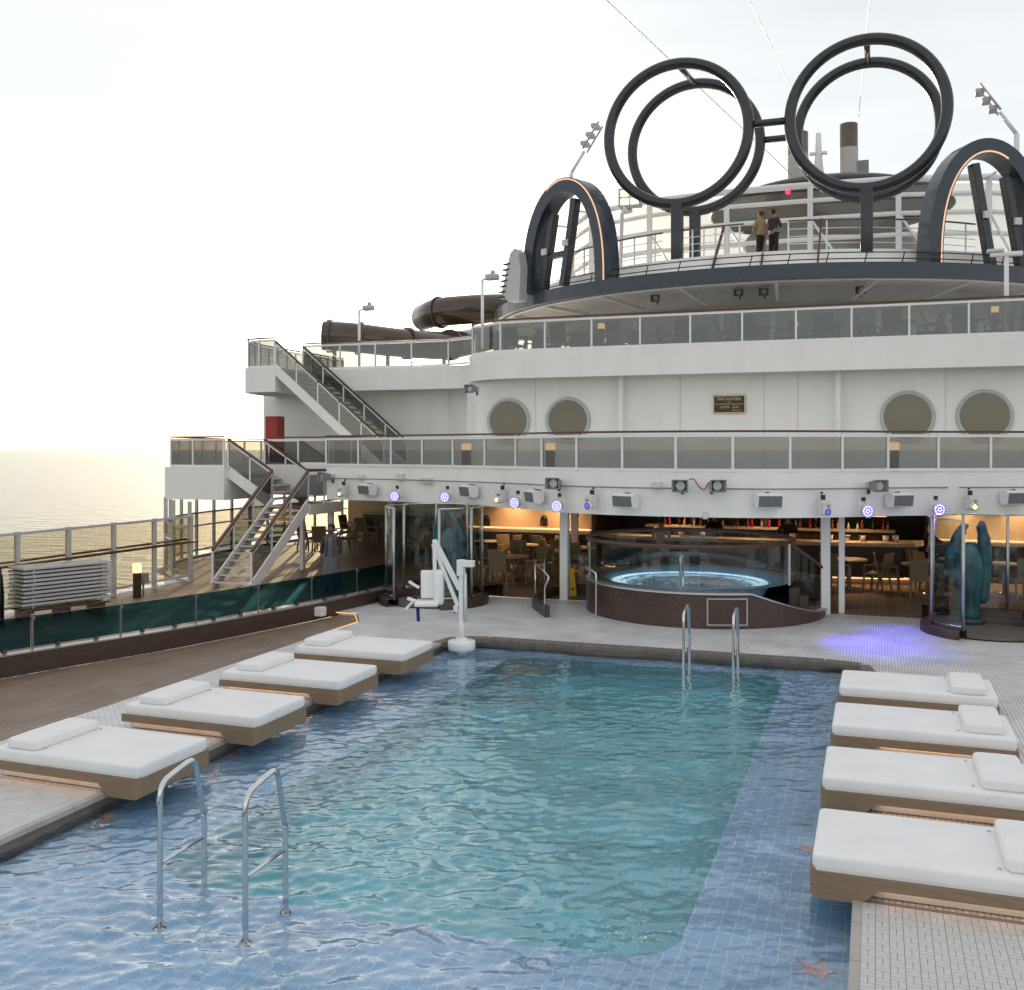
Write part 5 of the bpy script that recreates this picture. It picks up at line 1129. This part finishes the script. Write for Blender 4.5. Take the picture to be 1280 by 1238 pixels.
# ================================================================== PEOPLE
def skin(name, vs, es, rad, m, parent, root=0, sub=2):
    me = bpy.data.meshes.new(name); bm = bmesh.new(); ly = bm.verts.layers.skin.verify(); bv = [bm.verts.new(v) for v in vs]
    for a_, b_ in es: bm.edges.new((bv[a_], bv[b_]))
    for i, v in enumerate(bv): r_ = rad[i]; v[ly].radius = r_ if isinstance(r_, tuple) else (r_, r_); v[ly].use_root = (i == root)
    bm.to_mesh(me); bm.free(); o = bpy.data.objects.new(name, me); col.objects.link(o); o.parent = parent; me.materials.append(MATS[m])
    md = o.modifiers.new('skin', 'SKIN'); md.use_smooth_shade = True; sb = o.modifiers.new('sub', 'SUBSURF'); sb.levels = sb.render_levels = sub; return o
def person(loc, rz, label, cloth, legs, skn='skin', hair='hair', elbows=((-.24, -.02, 1.12), (.24, -.02, 1.12)), hands=((-.25, -.1, .88), (.25, -.1, .88)), dress=False, bun=False, h=1.0, behind=False):
    t = thing('person', label, 'person', loc, rz)
    V = [(0, 0, .95), (0, .01, 1.15), (0, 0, 1.36), (0, 0, 1.47), (0, -.02, 1.56), (0, -.025, 1.65), (0, -.01, 1.71), (-.16, 0, 1.40), (.16, 0, 1.40), elbows[0], elbows[1], hands[0], hands[1], (-.09, 0, .88), (.09, 0, .88), (-.10, -.01, .50), (.10, -.01, .50), (-.10, .02, .08), (.10, .02, .08), (-.11, -.12, .035), (.11, -.12, .035), (0, -.105, 1.60)]
    E = [(0, 1), (1, 2), (2, 3), (3, 4), (4, 5), (5, 6), (2, 7), (2, 8), (7, 9), (8, 10), (9, 11), (10, 12), (0, 13), (0, 14), (13, 15), (14, 16), (15, 17), (16, 18), (17, 19), (18, 20), (4, 21)]
    rd_ = [(.13, .10), (.12, .09), (.14, .09), .052, .075, .085, .05, .06, .06, .042, .042, .03, .03, .085, .085, .06, .06, .04, .04, .035, .035, .02]
    fb = len(V)
    for s_, hd in ((0, hands[0]), (1, hands[1])):
        hv = Vector(hd); dv_ = (hv - Vector(elbows[s_])).normalized(); sd = dv_.orthogonal().normalized()
        for k in range(5):
            f_ = sd * ((k - 2) * .014); V.append(tuple(hv + dv_ * (.05 if k else .02) + f_ * 1.2)); rd_.append(.011); V.append(tuple(hv + dv_ * ((.10, .115, .12, .11, .09)[k] - (.04 if k == 0 else 0)) + f_ * 1.5 + Vector((0, -.015, 0)))); rd_.append(.008)
            E += [(11 + s_, len(V) - 2), (len(V) - 2, len(V) - 1)]
    skin('body', V, E, rd_, skn, t, 0, 1)
    if dress:
        prof = [(.0, 1.42), (.15, 1.41), (.175, 1.3), (.165, 1.15), (.20, .98), (.235, .6), (.26, .25), (.27, .12)]
        vs = []; n_ = 36
        for i, (r_, z) in enumerate(prof):
            for j in range(n_): a_ = 2 * math.pi * j / n_; k = 1 + (.06 * math.sin(9 * a_) + .03 * math.sin(5 * a_ + 1)) * max(0, 1.1 - z); vs.append((r_ * k * math.cos(a_), r_ * k * .68 * math.sin(a_), z))
        MB().add(vs, [(i * n_ + j, i * n_ + (j + 1) % n_, (i + 1) * n_ + (j + 1) % n_, (i + 1) * n_ + j) for i in range(len(prof) - 1) for j in range(n_)], True).build('dress', cloth, t, False)
        skin('jacket', [(-.12, .02, 1.41), (-.17, 0, 1.39), tuple(Vector(elbows[0])), tuple(Vector(elbows[0]).lerp(Vector(hands[0]), .7)), (.12, .02, 1.41), (.17, 0, 1.39), tuple(Vector(elbows[1])), tuple(Vector(elbows[1]).lerp(Vector(hands[1]), .7)), (0, .06, 1.38)], [(8, 0), (0, 1), (1, 2), (2, 3), (8, 4), (4, 5), (5, 6), (6, 7)], [.06, .07, .055, .045, .06, .07, .055, .045, .07], 'shirt_grey', t, 8, 1)
        for s_ in (-1, 1): MB().tube(catmull([(s_ * .03, .06, 1.46), (s_ * .08, -.06, 1.42), (s_ * .09, -.135, 1.25), (s_ * .10, -.15, .95)], 4), .03, 6).build('scarf', 'scarf', t, False)
    else:
        e0, e1 = Vector(elbows[0]), Vector(elbows[1]); h0, h1 = Vector(hands[0]), Vector(hands[1])
        skin('shirt', [(0, 0, .90), (0, .01, 1.15), (0, 0, 1.36), (0, .01, 1.45), (-.16, 0, 1.40), (.16, 0, 1.40), tuple(e0), tuple(e1), tuple(e0.lerp(h0, .45)), tuple(e1.lerp(h1, .45))], [(0, 1), (1, 2), (2, 3), (2, 4), (2, 5), (4, 6), (5, 7), (6, 8), (7, 9)], [(.165, .125), (.145, .115), (.165, .11), .06, .078, .078, .06, .06, .05, .05], cloth, t, 0, 1)
        skin('trousers', [(0, 0, .98), (-.09, 0, .86), (.09, 0, .86), (-.10, -.01, .5), (.10, -.01, .5), (-.10, .02, .10), (.10, .02, .10)], [(0, 1), (0, 2), (1, 3), (2, 4), (3, 5), (4, 6)], [(.15, .12), .105, .105, .085, .085, .075, .075], legs, t, 0, 1)
        for x in (-.11, .11): MB().box((x, -.06, .04), (.09, .27, .08), bev=.03).build('shoe', 'black', t, False)
    hr_ = MB().sphere((0, .015, 1.665), (.098, .105, .10), 14, 10); hr_.v = [(x, max(y, -.07) if z > 1.66 else max(y, .0), z) for x, y, z in hr_.v]
    if bun: hr_.sphere((0, .13, 1.66), (.05, .05, .05), 10, 6)
    hr_.build('hair', hair, t, False); t.scale = (h, h, h); return t
q = P(414, 741, 0); person((q.x, q.y, 0), R(12), 'person in a long grey dress and dark jacket standing by the white pillar', 'dress', 'trousers', 'skin_dark', dress=True, elbows=((-.25, 0, 1.14), (.25, 0, 1.14)), hands=((-.24, -.06, .90), (.24, -.08, .90)))
q = PY(951, 320, 35.4); person((q.x, 35.4, 10.05), R(230), 'person in a tan top with tied red-brown hair on the round deck', 'shirt_tan', 'trousers', hair='hair_red', bun=True, elbows=((-.24, -.1, 1.15), (.22, -.12, 1.15)), hands=((-.05, -.3, 1.12), (.08, -.3, 1.14)), h=.98)
q = PY(967, 320, 35.3); person((q.x, 35.3, 10.05), R(150), 'person in a dark shirt and dark trousers on the round deck', 'shirt_grey', 'trousers', elbows=((-.25, -.06, 1.14), (.25, -.06, 1.14)), hands=((-.1, -.3, 1.16), (.24, -.14, .92)), h=.98)
q = P(1157, 722, 0); person((q.x, min(q.y, 28.9), 0), R(-90 + 180), 'person dressed in black leaning at the end of the bar', 'trousers', 'trousers', elbows=((-.2, -.18, 1.2), (.2, -.2, 1.2)), hands=((-.12, -.45, 1.16), (.1, -.42, 1.16)), h=1.02)
mat('shirt_white', (.5, .48, .45), .85, var=.1)
q = PY(826, 690, 28.4); person((q.x, 28.4, 0), R(180), 'person in a pale patterned shirt standing at the bar behind the hot tub', 'shirt_white', 'trousers', elbows=((-.24, -.08, 1.15), (.24, -.08, 1.15)), hands=((-.15, -.3, 1.14), (.15, -.3, 1.14)))
q = PY(985, 660, 31.0); person((q.x, 31.0, 0), 0, 'bar worker with bare forearms leaning over the counter', 'shirt_grey', 'trousers', elbows=((-.28, -.2, 1.2), (.28, -.2, 1.2)), hands=((-.3, -.5, 1.15), (.3, -.5, 1.15)))
q = PY(893, 660, 31.2); person((q.x, 31.2, 0), 0, 'bar worker in black standing behind the counter', 'trousers', 'trousers', elbows=((-.25, -.1, 1.15), (.25, -.1, 1.15)), hands=((-.2, -.35, 1.15), (.2, -.35, 1.15)))
